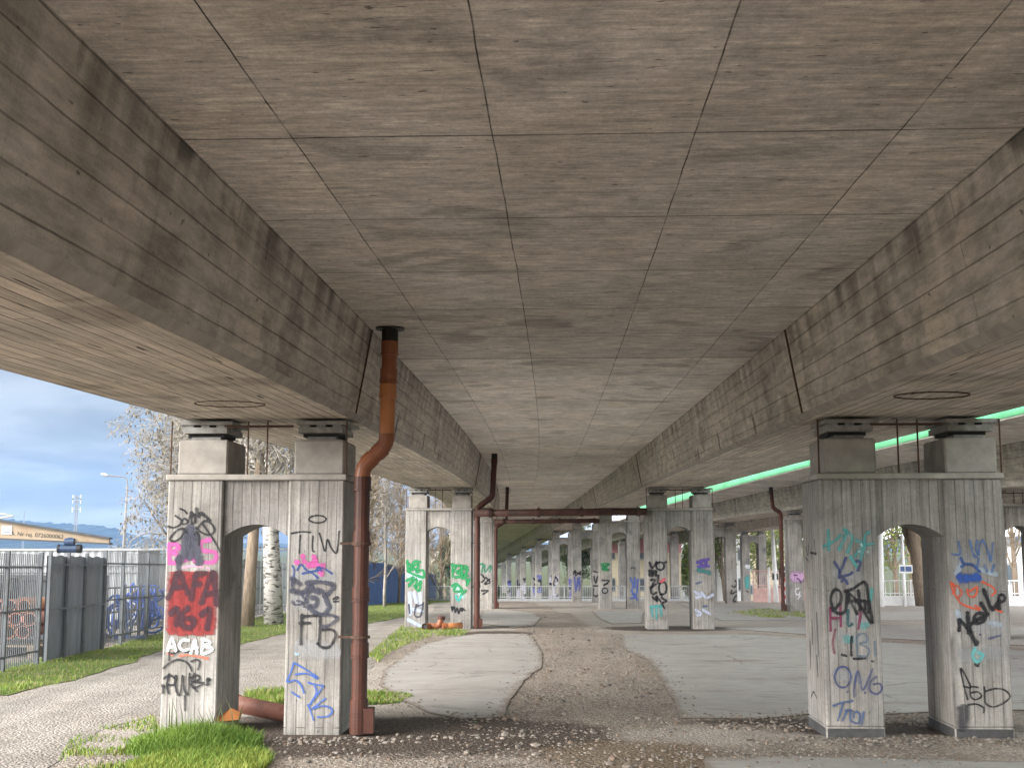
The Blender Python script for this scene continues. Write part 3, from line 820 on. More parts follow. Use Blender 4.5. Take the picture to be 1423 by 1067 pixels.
def ell(cx, cy, rx, ry, n=14): return [(cx + rx * math.cos(TAU * i / n - 1.8), cy + ry * math.sin(TAU * i / n - 1.8)) for i in range(n + 1)]
BLK = (0.018, 0.018, 0.022); PNK = (0.50, 0.09, 0.31); REDB = (0.24, 0.028, 0.028); GRY = (0.055, 0.058, 0.085); SMEAR = (0.40, 0.42, 0.45); WHT = (0.78, 0.80, 0.84)
def OFF(st, dx, dy): return [[(x + dx, y + dy) for x, y in s] for s in st]
ZB = lambda st: [[(x, y + 960) for x, y in s] for s in st]     # second close-up continues the first one downwards
graffiti(LROW[0], 0, (200, 660), 5.333, [
    (PNK, .9, 30, [[(190, 510), (188, 580), (192, 655)], [(185, 515), (240, 512), (262, 540), (212, 568)], [(205, 575), (252, 592), (245, 640), (195, 655)], [(495, 480), (430, 495), (432, 555), (528, 572), (522, 640), (440, 645)], [(295, 640), (335, 590), (385, 640)], [(300, 620), (390, 610)]]),
    ((0.8, 0.35, 0.5), .8, 16, [[(290, 685), (360, 672), (440, 682)], [(470, 685), (485, 690)]]),
    (GRY, .88, 62, [[(340, 385), (345, 480), (340, 610)], [(315, 470), (305, 560), (262, 640)], [(375, 450), (392, 540), (415, 650)]]),
    (GRY, .8, 36, [[(305, 400), (320, 470)], [(375, 400), (380, 470)], [(262, 600), (258, 690)]]),
    (BLK, .97, 13, [[(232, 300), (278, 335), (262, 370), (222, 388), (178, 380)], [(330, 345), (300, 320), (277, 345), (292, 362), (325, 350), (345, 290), (356, 275), (352, 360)], [(352, 300), (382, 290), (376, 350), (352, 358)], [(268, 248), (300, 262), (318, 285)], [(490, 335), (440, 340)], [(295, 395), (250, 405), (205, 450), (195, 480), (225, 490), (270, 465), (300, 420), (296, 392), (320, 430)], [(385, 385), (420, 420), (470, 440), (512, 430), (520, 390), (480, 345), (440, 345), (410, 375), (390, 400)], [(430, 355), (480, 425), (530, 500), (568, 572)], [(375, 440), (395, 420), (406, 460), (406, 520)]]),
    (BLK, .97, 22, [[(388, 245), (402, 312), (425, 282), (490, 335)], [(345, 285), (372, 300), (380, 350)]]),
    (REDB, .95, 150, [[(222 + i * 68, 770 - 4 * (i % 2)), (220 + i * 68, 1125 + 8 * (i % 2))] for i in range(5)]),
    ((0.05, 0.02, 0.03), .85, 40, [[(250, 720), (215, 840), (175, 910)], [(262, 715), (300, 800), (330, 880)], [(215, 830), (310, 825)], [(388, 730), (372, 820), (355, 920)], [(385, 735), (460, 725)], [(375, 810), (425, 805)], [(512, 715), (470, 820), (430, 950)], [(515, 720), (528, 840), (543, 960)], [(465, 880), (530, 872)], [(200, 1030), (250, 985), (245, 1110)], [(330, 980), (282, 1040), (290, 1110), (350, 1130), (372, 1070), (300, 1060)], [(425, 1040), (490, 990), (470, 1140)]]),
    ((0.6, 0.16, 0.10), .75, 16, ZB([[(262, 378), (340, 372), (480, 398)], [(180, 360), (215, 372)]])),
    (BLK, .92, 13, ZB([[(145, 470), (190, 430), (250, 405), (310, 420), (345, 460), (356, 492)], [(190, 350), (190, 412)], [(350, 420), (390, 405), (416, 425), (400, 480)], [(205, 362), (262, 340)], [(300, 345), (345, 342)]])),
    (WHT, .97, 17, ZB([[(175, 342), (210, 245), (238, 342)], [(190, 312), (232, 308)], [(335, 265), (290, 260), (265, 300), (290, 336), (335, 326)], [(350, 362), (380, 255), (396, 362)], [(360, 322), (402, 316)], [(440, 250), (430, 362)], [(430, 255), (482, 265), (490, 288), (440, 302), (506, 322), (490, 346), (430, 364)]])),
    (BLK, .95, 14, ZB([[(190, 510), (172, 590), (185, 656)], [(150, 545), (190, 520), (232, 545), (225, 588), (175, 590)], [(240, 520), (235, 600), (255, 665), (276, 640), (290, 520), (300, 620), (325, 665), (336, 600), (340, 505)], [(375, 505), (352, 590)], [(350, 540), (400, 520), (412, 550), (360, 570), (442, 576), (400, 605), (365, 612)], [(352, 590), (396, 640)], [(305, 670), (306, 780)]])),
    (BLK, .95, 26, ZB([[(138, 600), (150, 598)], [(474, 550), (488, 549)]])),
], 'black JAER style tag, pink letters, AFA 161 on a red block, white ACAB and black PWB')
ZD = lambda st: [[((x / 4.919 + 0) * 6.279, (y / 4.919 + 160) * 6.279) for x, y in s] for s in st]
graffiti(LROW[0], 1, (380, 690), 6.279, [
    (SMEAR, .35, 120, [[(200, 650), (520, 700)], [(200, 900), (500, 960)], [(220, 1320), (560, 1350)]]),
    (BLK, .95, 13, [ell(385, 195, 74, 32), [(155, 320), (240, 305), (326, 310)], [(235, 335), (230, 410), (226, 490)], [(345, 340), (340, 460), (356, 478)], [(400, 315), (425, 400), (450, 475), (470, 370), (500, 440), (545, 492), (562, 430), (573, 300)], [(520, 895), (550, 872), (565, 880), (545, 897)], [(525, 914), (568, 912)]]),
    (PNK, .92, 44, [[(250, 522), (265, 520)], [(200, 575), (212, 565)], [(350, 528), (362, 522)], [(350, 565), (372, 555)], [(425, 595), (440, 610)], [(325, 590), (340, 580)], [(262, 570), (275, 560)], [(415, 650), (425, 680)], [(300, 600), (390, 590)]]),
    ((0.03, 0.06, 0.22), .9, 15, [[(165, 600), (182, 640), (175, 700), (160, 780)], [(270, 620), (310, 650), (400, 640)], [(250, 670), (330, 660), (390, 710)], [(380, 620), (440, 625), (512, 672)], [(205, 640), (240, 590), (265, 610)], [(370, 650), (400, 610), (420, 650)]]),
    (GRY, .82, 36, [[(150, 710), (240, 762)], [(150, 815), (210, 840), (270, 830), (330, 760)], [(180, 720), (172, 800), (250, 840)], [(285, 752), (400, 742), (520, 770), (500, 820), (440, 872)], [(340, 780), (300, 850), (285, 920)], [(375, 810), (430, 830), (470, 920), (492, 960), (452, 1020)], [(330, 880), (380, 890), (370, 950), (312, 950)], [(300, 950), (385, 1035)], [(330, 800), (400, 840)]]),
    (GRY, .85, 18, [[(165, 910), (190, 940), (255, 932)], [(205, 905), (260, 920), (268, 960)], [(230, 830), (275, 900)]]),
    (BLK, .92, 22, ZD([[(195, 15), (190, 120), (188, 222)], [(190, 30), (260, 25), (312, 20)], [(178, 76), (252, 74)], [(320, 30), (318, 120), (310, 220)], [(330, 122), (400, 120), (426, 160), (390, 230), (340, 242), (298, 215)]])),
    (GRY, .8, 26, ZD([[(320, 18), (400, 22), (438, 45), (380, 90), (330, 95)], [(280, 0), (330, 15)]])),
    ((0.045, 0.11, 0.38), .93, 14, ZD([[(140, 345), (120, 410), (95, 475), (150, 465), (190, 500), (210, 552)], [(140, 345), (220, 390), (306, 446)], [(300, 455), (230, 420), (150, 425)], [(125, 545), (180, 582)], [(235, 480), (290, 495), (336, 502), (330, 522), (280, 590), (250, 635), (268, 600), (296, 540), (282, 500)], [(356, 588), (310, 625), (265, 660), (330, 640), (386, 650), (402, 680), (370, 710), (300, 716)], [(235, 632), (250, 660), (275, 738)]])),
    ((0.35, 0.5, 0.6), .6, 22, ZD([[(150, 285), (172, 288)]])),
], 'TIW with a ring over it, pink and grey scribbles, FB and a blue tag')
ZF = lambda st: [[(x * 5.93 / 5.926, (y / 5.926 + 160) * 5.93) for x, y in s] for s in st]
TEAL = (0.09, 0.40, 0.40); NAVY = (0.05, 0.065, 0.17)
graffiti(RROW[0], 0, (1110, 700), 5.93, [
    (TEAL, .62, 26, [[(240, 215), (245, 300), (245, 380)], [(205, 350), (300, 300), (350, 250)], [(370, 210), (392, 240), (330, 380)], [(390, 220), (440, 280), (400, 400)], [(470, 300), (522, 330), (465, 430)], [(580, 230), (545, 260), (550, 330), (622, 325)], [(545, 330), (500, 480)], [(600, 700), (590, 800)], [(420, 430), (480, 520)]]),
    (SMEAR, .32, 80, [[(300, 560), (500, 600)], [(280, 900), (560, 980)], [(330, 1100), (560, 1130)], [(300, 1400), (520, 1440)]]),
    ((0.5, 0.65, 0.66), .7, 18, [[(510, 330), (520, 345)], [(565, 390), (570, 398)], [(495, 395), (503, 390)]]),
    (NAVY, .88, 20, [[(290, 475), (330, 540), (332, 610)], [(390, 440), (342, 560), (340, 600), (420, 580), (442, 560)], [(470, 470), (510, 480), (485, 550)], [(350, 640), (380, 620), (400, 660)]]),
    ((0.2, 0.03, 0.085), .85, 18, [[(258, 850), (260, 950), (262, 1045)], [(265, 940), (345, 938)], [(342, 820), (345, 1010)], [(510, 890), (490, 1030)]]),
    ((0.02, 0.09, 0.10), .9, 18, [[(405, 870), (405, 1000), (442, 985)]]),
    (BLK, .96, 23, [[(285, 880), (262, 780), (290, 710), (338, 720), (345, 800), (292, 880), (350, 902), (385, 870), (398, 745)], [(375, 720), (450, 695), (545, 645), (575, 800), (602, 978), (545, 900), (470, 790), (400, 730), (440, 830), (482, 905)], [(440, 800), (545, 795)], [(490, 710), (500, 800)]]),
    (TEAL, .45, 50, ZF([[(380, 160), (440, 170)], [(520, 60), (560, 40)]])),
    ((0.2, 0.03, 0.085), .8, 15, ZF([[(300, 80), (278, 190), (290, 275)], [(288, 276), (294, 278)]])),
    (BLK, .9, 17, ZF([[(435, 140), (430, 230), (432, 300)], [(350, 290), (392, 302)], [(448, 326), (550, 320)], [(600, 345), (612, 345)]])),
    ((0.11, 0.16, 0.22), .7, 14, ZF([[(480, 130), (540, 120), (562, 180), (500, 200), (572, 240), (562, 300), (490, 302)], [(622, 180), (626, 300)], [(475, 140), (478, 300)]])),
    (NAVY, .85, 14, ZF([ell(360, 475, 66, 86), [(450, 592), (485, 420), (525, 582), (606, 408)], [(640, 470), (592, 510), (580, 580), (640, 616), (684, 570), (662, 528), (612, 535)], [(395, 596), (405, 594)], [(540, 605), (548, 603)], [(452, 600), (455, 640)]])),
    ((0.06, 0.10, 0.22), .85, 15, ZF([[(280, 712), (350, 685), (442, 670)], [(365, 690), (320, 832)], [(402, 740), (355, 836)], [(380, 750), (432, 745)], [(430, 750), (425, 830), (490, 852), (500, 780), (460, 760), (450, 810)], [(532, 760), (516, 872)]])),
], 'faded teal tag, black OVA style tag, maroon marks, navy ONG and blue TRO')
ZH = lambda st: [[(x / 5.615 * 5.93, (y / 5.615 + 160) * 5.93) for x, y in s] for s in st]
PB = (0.10, 0.175, 0.37)
graffiti(RROW[0], 1, (1280, 700), 5.93, [
    ((0.5, 0.6, 0.72), .55, 40, [[(290, 575), (340, 470)], [(480, 540), (620, 580)], [(300, 880), (320, 960)], [(560, 980), (660, 1000)]]),
    (SMEAR, .35, 90, [[(300, 440), (600, 470)], [(320, 950), (640, 1050)], [(330, 1250), (650, 1220)]]),
    (PB, .75, 19, [[(305, 310), (322, 410), (255, 412)], [(400, 300), (420, 390), (440, 430)], [(460, 300), (450, 370), (470, 420), (482, 330), (510, 305), (550, 390), (572, 470), (592, 320)], [(430, 430), (470, 450), (460, 520)], [(520, 500), (545, 560)], [(600, 500), (580, 560)]]),
    ((0.04, 0.09, 0.27), .9, 22, [[(325, 440), (352, 490), (420, 502), (486, 558)], [(330, 520), (360, 490)]]),
    ((0.03, 0.09, 0.36), .93, 66, [[(310, 608), (385, 612), (470, 602)]]),
    ((0.66, 0.11, 0.05), .9, 15, [[(240, 640), (265, 720), (300, 780), (332, 820), (400, 850), (482, 872)], [(255, 650), (280, 700), (260, 740)], [(260, 660), (312, 690), (332, 740), (300, 772)], [(380, 700), (390, 750), (440, 762), (462, 682), (402, 720)], [(500, 640), (580, 680), (612, 720), (580, 755)], [(615, 868), (668, 892)], [(440, 835), (485, 862)]]),
    (BLK, .97, 27, [[(312, 950), (360, 1000), (410, 1060)], [(380, 890), (388, 1010)], [(388, 1000), (430, 975)], [(430, 965), (500, 930), (498, 900), (448, 910), (440, 975), (500, 972), (545, 900)], [(490, 812), (548, 912)], [(512, 702), (576, 862), (602, 850), (640, 792)]]),
    (BLK, .97, 22, [ell(662, 775, 25, 29)]),
    (BLK, .9, 40, ZH([[(370, 60), (400, 140), (432, 192)]])),
    (NAVY, .7, 14, ZH([[(455, 120), (464, 122)], [(520, 152), (622, 125)]])),
    ((0.14, 0.5, 0.5), .75, 26, ZH([[(420, 225), (400, 280), (432, 332), (482, 280), (440, 260)]])),
    (BLK, .8, 16, ZH([[(418, 348), (440, 366)], [(440, 366), (452, 345)]])),
    (BLK, .92, 13, ZH([[(362, 626), (332, 520), (305, 380), (350, 450), (386, 530)], [(325, 520), (380, 535)], [(442, 530), (385, 530), (385, 600), (420, 626), (468, 600), (440, 565), (390, 572)], [(490, 525), (495, 600), (502, 655), (560, 682), (640, 652), (692, 602), (650, 552), (570, 540), (500, 562)], [(362, 666), (430, 660), (486, 690), (486, 728)]])),
    ((0.04, 0.04, 0.05), .7, 84, ZH([[(325, 690), (322, 850)]])),
], 'pale blue tag, dark blue bar, red scrawl, thick black Keko and thin ASD')
graffiti(RROW[0], 0, (1110, 700), 5.93, [(BLK, .85, 7, [[(60, 350), (75, 420), (85, 340)], [(95, 400), (150, 410)], [(110, 350), (105, 450)], [(130, 290), (140, 420)], [(60, 440), (80, 470)]])], 'small black tag on the left side face', face='side')
graffiti(RROW[0], 0, (1110, 700), 5.93, [((0.05, 0.05, 0.06), .6, 14, [[(110, 960), (115, 1150)], [(150, 900), (165, 1250)], [(95, 1130), (98, 1350)], [(150, 1250), (160, 1420)]])], 'dark paint runs on the left side face', face='side')
graffiti(RROW[0], 0, (1110, 700), 5.93, [(BLK, .6, 8, [[(105, 1590), (125, 1545), (150, 1600)]])], 'small grey arc low on the left side face', face='side')
GRN = (0.02, 0.24, 0.085)
graffiti(LROW[1], 0, (540, 640), 4.267, [
    ((0.50, 0.58, 0.75), .75, 20, [[(125, 780), (130, 910)], [(150, 780), (165, 840)], [(185, 780), (190, 860)], [(115, 940), (190, 980)], [(140, 880), (200, 890)]]),
    ((0.45, 0.62, 0.66), .8, 40, [[(120, 680), (190, 690)]]),
    (GRN, .95, 14, [[(108, 600), (150, 640), (118, 642), (178, 610), (165, 660), (202, 648), (206, 692), (112, 652), (180, 640)], [(105, 712), (150, 690), (118, 742), (166, 700), (160, 752), (192, 712), (180, 772), (150, 740)], [(110, 590), (120, 660), (150, 600), (190, 600)], [(170, 680), (200, 692)]]),
    (GRY, .85, 9, [[(165, 850), (155, 915), (190, 918), (206, 838)], [(170, 862), (205, 850)], [(120, 850), (125, 905)]]),
], 'green angular tag over pale blue letters IN')
graffiti(LROW[1], 1, (540, 640), 4.267, [
    ((0.45, 0.66, 0.66), .7, 36, [[(390, 735), (440, 800)]]),
    (GRN, .95, 14, [[(376, 610), (380, 690)], [(372, 615), (400, 628), (380, 660)], [(400, 620), (470, 630), (402, 660), (470, 682), (392, 690)], [(432, 620), (440, 700), (470, 642)], [(375, 745), (402, 728), (436, 770), (388, 772), (400, 740)], [(460, 700), (470, 730)], [(480, 700), (462, 740)], [(458, 768), (428, 800)]]),
    ((0.05, 0.42, 0.36), .9, 12, [[(398, 800), (415, 830), (430, 800)]]),
    (BLK, .95, 8, [[(372, 865), (378, 892)], [(370, 868), (390, 866), (380, 880)], [(390, 866), (396, 900), (406, 872), (416, 906), (424, 872)], [(424, 885), (436, 872), (432, 892)], [(438, 890), (442, 876), (448, 880)], [(452, 886), (455, 887)]]),
], 'green tag, teal smear and a small black PUER tag')
graffiti(LROW[2], 1, (540, 640), 4.267, [
    ((0.03, 0.2, 0.12), .85, 9, [[(545, 615), (560, 612), (552, 660)], [(570, 615), (572, 660), (605, 620), (600, 660)]]),
    (BLK, .85, 9, [[(548, 670), (570, 700), (550, 720)], [(575, 690), (602, 720), (570, 730), (600, 700)], [(550, 770), (590, 770), (560, 790)]]),
], 'dark green and black scribble')
graffiti(RROW[1], 0, (860, 640), 4.1036, [
    (BLK, .93, 11, [[(175, 578), (190, 612), (216, 575)], ell(236, 600, 22, 22), [(262, 580), (274, 575)], [(180, 680), (206, 680), (184, 722), (212, 702)], [(225, 650), (222, 700)], ell(250, 725, 22, 36), [(180, 720), (190, 760), (215, 750)], [(190, 775), (220, 800), (212, 770), (240, 802)], [(242, 780), (272, 800), (246, 812), (262, 842)], [(235, 760), (246, 772)]]),
    (BLK, .95, 18, [[(172, 630), (215, 632)], [(172, 650), (214, 650)]]),
    ((0.6, 0.12, 0.15), .7, 16, [[(240, 690), (262, 672)]]),
    (TEAL, .65, 13, [[(185, 830), (192, 890)], [(212, 825), (216, 902)], [(236, 830), (242, 882)], [(180, 832), (246, 828)]]),
], 'black scribbles with two rings and a thin teal mark')
graffiti(RROW[1], 1, (860, 640), 4.1036, [
    ((0.12, 0.08, 0.36), .88, 16, [ell(482, 582, 16, 14), [(445, 580), (515, 560)], [(450, 605), (515, 600)]]),
    ((0.05, 0.22, 0.22), .8, 22, [[(450, 622), (484, 630), (520, 640)]]),
    ((0.52, 0.56, 0.72), .78, 16, [[(430, 745), (470, 770), (440, 780)], [(470, 750), (500, 780), (538, 762)], [(438, 850), (470, 872), (445, 880)], [(480, 850), (520, 872)]]),
    ((0.10, 0.16, 0.32), .7, 10, [[(440, 700), (470, 690)], [(480, 830), (505, 828)]]),
], 'purple ring tag over teal and pale blue tags')
graffiti(RROW[2], 0, (820, 660), 4.85, [
    (GRN, .75, 14, [[(75, 600), (130, 600), (82, 632), (126, 640), (80, 612)]]),
    (BLK, .85, 9, [[(80, 708), (130, 712), (90, 742), (120, 730)], ell(100, 778, 18, 18)]),
], 'faded green tag above black scribble')
graffiti(RROW[2], 1, (820, 660), 4.85, [
    ((0.09, 0.14, 0.42), .82, 12, [[(270, 690), (290, 740), (282, 780), (312, 800), (322, 700)], [(300, 690), (302, 760)], [(275, 830), (315, 820), (285, 800), (320, 840)]]),
    (GRY, .8, 8, [[(275, 630), (290, 622), (305, 632)]]),
], 'tall blue scribble')
graffiti(RROW[3], 0, (680, 690), 6.67, [
    (BLK, .9, 11, [[(775, 720), (800, 680), (800, 730), (845, 690), (840, 725)], [(780, 690), (850, 720)]]),
    ((0.10, 0.13, 0.40), .8, 12, [[(790, 740), (800, 860)], [(820, 750), (812, 830), (840, 780), (832, 870)], [(840, 740), (800, 880)]]),
], 'black tag over a blue scribble')
graffiti(RROW[3], 1, (680, 690), 6.67, [
    (BLK, .92, 12, [[(970, 735), (986, 800), (1002, 738)], [(962, 826), (1012, 826)], [(965, 845), (962, 900), (985, 922), (1012, 905)], [(968, 690), (1010, 700)]]),
], 'black V over a line over a C')
rg = random.Random(77)
def scrib(px0, px1, py0, py1, n):
    out = []
    for i in range(n):
        x = rg.uniform(px0, px1); y = rg.uniform(py0, py1); s = [(x, y)]
        for k in range(4): x = min(px1, max(px0, x + rg.uniform(-1, 1) * (px1 - px0) * .7)); y = min(py1, max(py0, y + rg.uniform(-.5, .7) * (py1 - py0) * .25)); s.append((x, y))
        out.append(s)
    return out
for k, (lx, rx, ya, yb) in enumerate(((768, 789, 800, 830), (746, 763, 800, 831), (725, 740, 803, 831), (705, 718, 805, 830))):
    for leg, x0 in ((0, lx), (1, rx)):
        graffiti(RROW[4 + k], leg, (0, 0), 1.0, [((0.14, 0.15, 0.42) if (k + leg) % 2 else (0.5, 0.5, 0.62), .8, 3.0, scrib(x0 + 1, x0 + 7, ya, yb, 5)), (BLK, .9, 1.5, scrib(x0 + 1, x0 + 7, ya, yb, 3))], 'faint blue and black tags behind the white railing')
graffiti(SROW[1], 0, (1000, 660), 5.338, [
    ((0.60, 0.38, 0.62), .85, 60, [[(545, 755), (620, 752)]]),
    ((0.12, 0.04, 0.16), .9, 10, [[(550, 740), (575, 742)], [(575, 765), (590, 775), (605, 800)], [(625, 765), (632, 780), (618, 785)]]),
    ((0.75, 0.72, 0.78), .85, 9, [[(590, 838), (562, 850), (570, 885), (592, 880)], [(595, 865), (585, 920)], [(600, 890), (580, 918)]]),
], 'lilac block with dark purple script and a pale scrawl')
graffiti(SROW[2], 1, (1000, 660), 5.338, [(BLK, .85, 10, [[(115, 780), (128, 800), (110, 830), (90, 820)], [(92, 850), (85, 880), (128, 860)], [(125, 890), (100, 930), (120, 935)]])], 'black vertical tag')
graffiti(SROW2[3], 0, (1000, 660), 5.338, [(TEAL, .75, 40, [[(212, 760), (210, 830)]]), (WHT, .9, 26, [[(198, 678), (226, 678)]]), (BLK, .8, 8, [[(200, 855), (215, 870)]])], 'teal block tag below a white plate')

# ------------------------------------------------------------------ drain pipes
def pipe_bend(pts, rad_, n=5):
    """round the corners of a polyline"""
    pts = [Vector(p) for p in pts]; out = [pts[0]]
    for i in range(1, len(pts) - 1):
        a, b, c = pts[i - 1], pts[i], pts[i + 1]
        p = b + (a - b).normalized() * rad_; q = b + (c - b).normalized() * rad_
        for k in range(n + 1):
            t = k / n; out.append(p.lerp(b, t).lerp(b.lerp(q, t), t))
    return out + [pts[-1]]

def drain(label, y, u_top, u_low, zk, far=False, cl=CL):
    """downpipe hung under the slab, jogging to the pier side"""
    X0 = cl(y) + u_top; X1 = cl(y) + u_low; zs = ZL(y) + 1.54 + (0 if cl is CL else -.25); zb = G(y); r = .078
    root = thing('drain_pipe', label, 'drain pipe', (X1, y, zb), 0, 'plastic downpipes along the piers')
    def L(x, z, dy=0): return (x - X1, dy, z - zb)
    mb = MB(); mb.tube([L(X0, zs + .005), L(X0, zs - .17)], .085, 16)
    if not far: mb.tube([L(X0, zs - .002), L(X0, zs - .02)], .15, 20)
    mb.build('collar', M_collar, root, smooth=False)
    zA, zB = ZL(y) + zk[0], ZL(y) + zk[1]
    a = .16
    def seg(name, pts, mat, sock=True, k=1.0):
        mb = MB(); mb.tube(pts, r * k, 16, True)
        if sock:
            p0 = Vector(pts[0]); d = (Vector(pts[1]) - p0).normalized()
            mb.tube([p0 - d * .01, p0 + d * .11], r * k * 1.14, 16); mb.tube([p0 + d * .115, p0 + d * .135], r * k * 1.22, 16)
        return mb.build(name, mat, root, smooth=False)
    if not far:
        seg('pipe_length', [L(X0, zs - .155), L(X0 - .006, zs - .45)], M_pvc)
        seg('pipe_length', [L(X0 - .006, zs - .44), L(X0 - .012, zs - .61)], M_pvc, True)
        seg('pipe_length', [L(X0 - .012, zs - .60), L(X0 - .018, zA + .10)], M_pvcb)
    else:
        seg('pipe_length', [L(X0, zs - .155), L(X0 - .05 * (1 if u_low < u_top else -1), zA + .08)], M_pvcd)
    X0b = X0 - .018 if not far else X0 - .05 * (1 if u_low < u_top else -1)
    mb = MB(); mb.tube(pipe_bend([L(X0b, zA + .11), L(X0b, zA), L(X1, zB), L(X1, zB - .13)], .09), r * 1.03, 16)
    for t in (.28, .72):
        p = Vector(L(X0b, zA)).lerp(Vector(L(X1, zB)), t); d = (Vector(L(X1, zB)) - Vector(L(X0b, zA))).normalized() * .05
        mb.tube([p - d, p + d], r * 1.13, 16)
    mb.build('elbow', M_pvcd if far else M_pvc, root)
    zt = zB - .11; n = 4 if not far else 3; zl = zb + .34
    for i in range(n):
        za = zt + (zl - zt) * i / n; zb_ = zt + (zl - zt) * (i + 1) / n
        seg('pipe_length', [L(X1, za), L(X1, zb_ - .02)], M_pvcd)
    mb = MB(); mb.tube([L(X1, zb + .35), L(X1, zb + .02)], r * 1.16, 16); mb.box(.03, .15, -.075, .075, .03, .27)
    for i in range(6): mb.tube([(0, 0, .05 + i * .035), (0, 0, .062 + i * .035)], r * 1.22, 16)
    mb.build('cleaning_box', M_pvcd, root)
    for i in range(2):
        z = zt + (zl - zt) * (.30 + .42 * i)
        mb = MB(); mb.tube([(0, 0, z - zb - .012), (0, 0, z - zb + .012)], r * 1.28, 16); mb.box(-.22, 0, -.01, .01, z - zb - .012, z - zb + .012); mb.build('pipe_clip', M_rust, root)
    return root
drain('nearest orange drain pipe with a double bend beside the red block pier', D0 + .05, -1.955, -2.215, (.33, .10))
drain('red brown drain pipe beside the green tagged second pier', D0 + SPAN + .1, -1.78, -2.25, (.35, .03), True)
drain('far red brown drain pipe beside the third left pier', D0 + 2 * SPAN + .1, -1.72, -2.24, (.02, -.25), True)
drain('reddish drain pipe left of the lilac tagged far pier', 28.6 + SPAN + .2, -4.85, -4.48, (.45, .25), True, CL2)
drain('thin far drain pipe seen through the third right pier arch', 28.6 + 3 * SPAN + .2, -4.85, -4.48, (.45, .25), True, CL2)
def cross_pipe(y, xl, xr, dz, label):
    a = Vector((CL(y) + xl, y - xl * SL(y), ZL(y) + dz - .02)); b = Vector((CL(y) + xr, y - xr * SL(y), ZL(y) + dz + .02))
    root = thing('cross_pipe', label, 'pipe', tuple(a), 0, 'cross pipes between the pier rows')
    d = b - a; mb = MB(); mb.tube([(0, 0, 0), d * .5, d], .10, 14); mb.build('pipe_length', M_brown, root, smooth=True)
    for t in (.09, .37, .62, .95):
        mb = MB(); p = d * t; e = d.normalized() * .05
        mb.tube([p - e, p + e], .125, 14); mb.box(p.x - .012, p.x + .012, -.012, .012, p.z + .1, p.z + .17); mb.build('pipe_clamp', M_brown, root)
    return root
cross_pipe(D0 + SPAN - .12, -2.3, 2.42, -.09, 'brown cross pipe strung between the second piers of both rows')
cross_pipe(D0 + 2 * SPAN - .12, -2.3, 2.42, .0, 'farther brown cross pipe strung between the third piers of both rows')

# broken pipe lying between the legs of the nearest left pier
def broken_pipe():
    a = on_ground(333, 1002); a = Vector((a.x - .15, a.y + .28, a.z + .16)); b = at(396, 1003, a.y - .42); b.z = G(b.y) + .09
    b.x += .04
    root = thing('broken_pipe', 'salmon clay pipe lying broken between the legs of the red block pier', 'pipe', tuple(a))
    d = b - a; n = 22; mb = MB(); vs = []; fs = []
    t = d.normalized(); u = t.cross(Vector((0, 0, 1))).normalized(); w = u.cross(t)
    rnd = random.Random(4); L = 8
    for rr in (.092, .078):
        for i in range(L + 1):
            for k in range(n):
                q = TAU * k / n; l = i / L
                if i == L: l = 1 - (.30 if .25 < (k / n) < .6 else 0.0) * math.sin((k / n - .25) / .35 * math.pi) ** 2 + rnd.uniform(-.02, .02)
                vs.append(d * l + (u * math.cos(q) + w * math.sin(q)) * rr)
    for s in (0, 1):
        o = s * (L + 1) * n
        for i in range(L):
            for k in range(n):
                f = (o + i * n + k, o + i * n + (k + 1) % n, o + (i + 1) * n + (k + 1) % n, o + (i + 1) * n + k)
                fs.append(f if s == 0 else f[::-1])
    for k in range(n):
        o = (L + 1) * n; e = L * n
        fs.append((e + k, e + (k + 1) % n, o + e + (k + 1) % n, o + e + k)); fs.append((k, o + k, o + (k + 1) % n, (k + 1) % n))
    mb.add(vs, fs); mb.build('barrel', M_pvcp, root, smooth=True)
    mb = MB(); mb.tube([d * .0 - t * .02, d * .05], .108, 22); mb.tube([d * .09, d * .105], .100, 22); mb.build('socket', M_pvcp, root)
broken_pipe()
def shard():
    c = on_ground(298, 1024); mb = MB(); vs = []; fs = []
    prof = [(0, .0, -.02), (.05, .03, .02), (.12, .05, .07), (.19, .04, .16), (.16, .05, .22), (.05, .03, .20)]
    o = [Vector((x - .1, y, z + .02)) for x, y, z in prof]
    vs = o + [v + Vector((.012, .02, .004)) for v in o]; n = len(o)
    fs = [tuple(range(n)), tuple(range(2 * n - 1, n - 1, -1))] + [(i, n + i, n + (i + 1) % n, (i + 1) % n) for i in range(n)]
    mb.add(vs, fs); ob = mb.build('pipe_shard', M_pvcb, loc=(c.x, c.y + .2, c.z + .05)); ob.rotation_euler = (0.2, .7, .2)
    tag(ob, 'broken orange pipe shard sticking out of the grass tuft', 'shard')
shard()
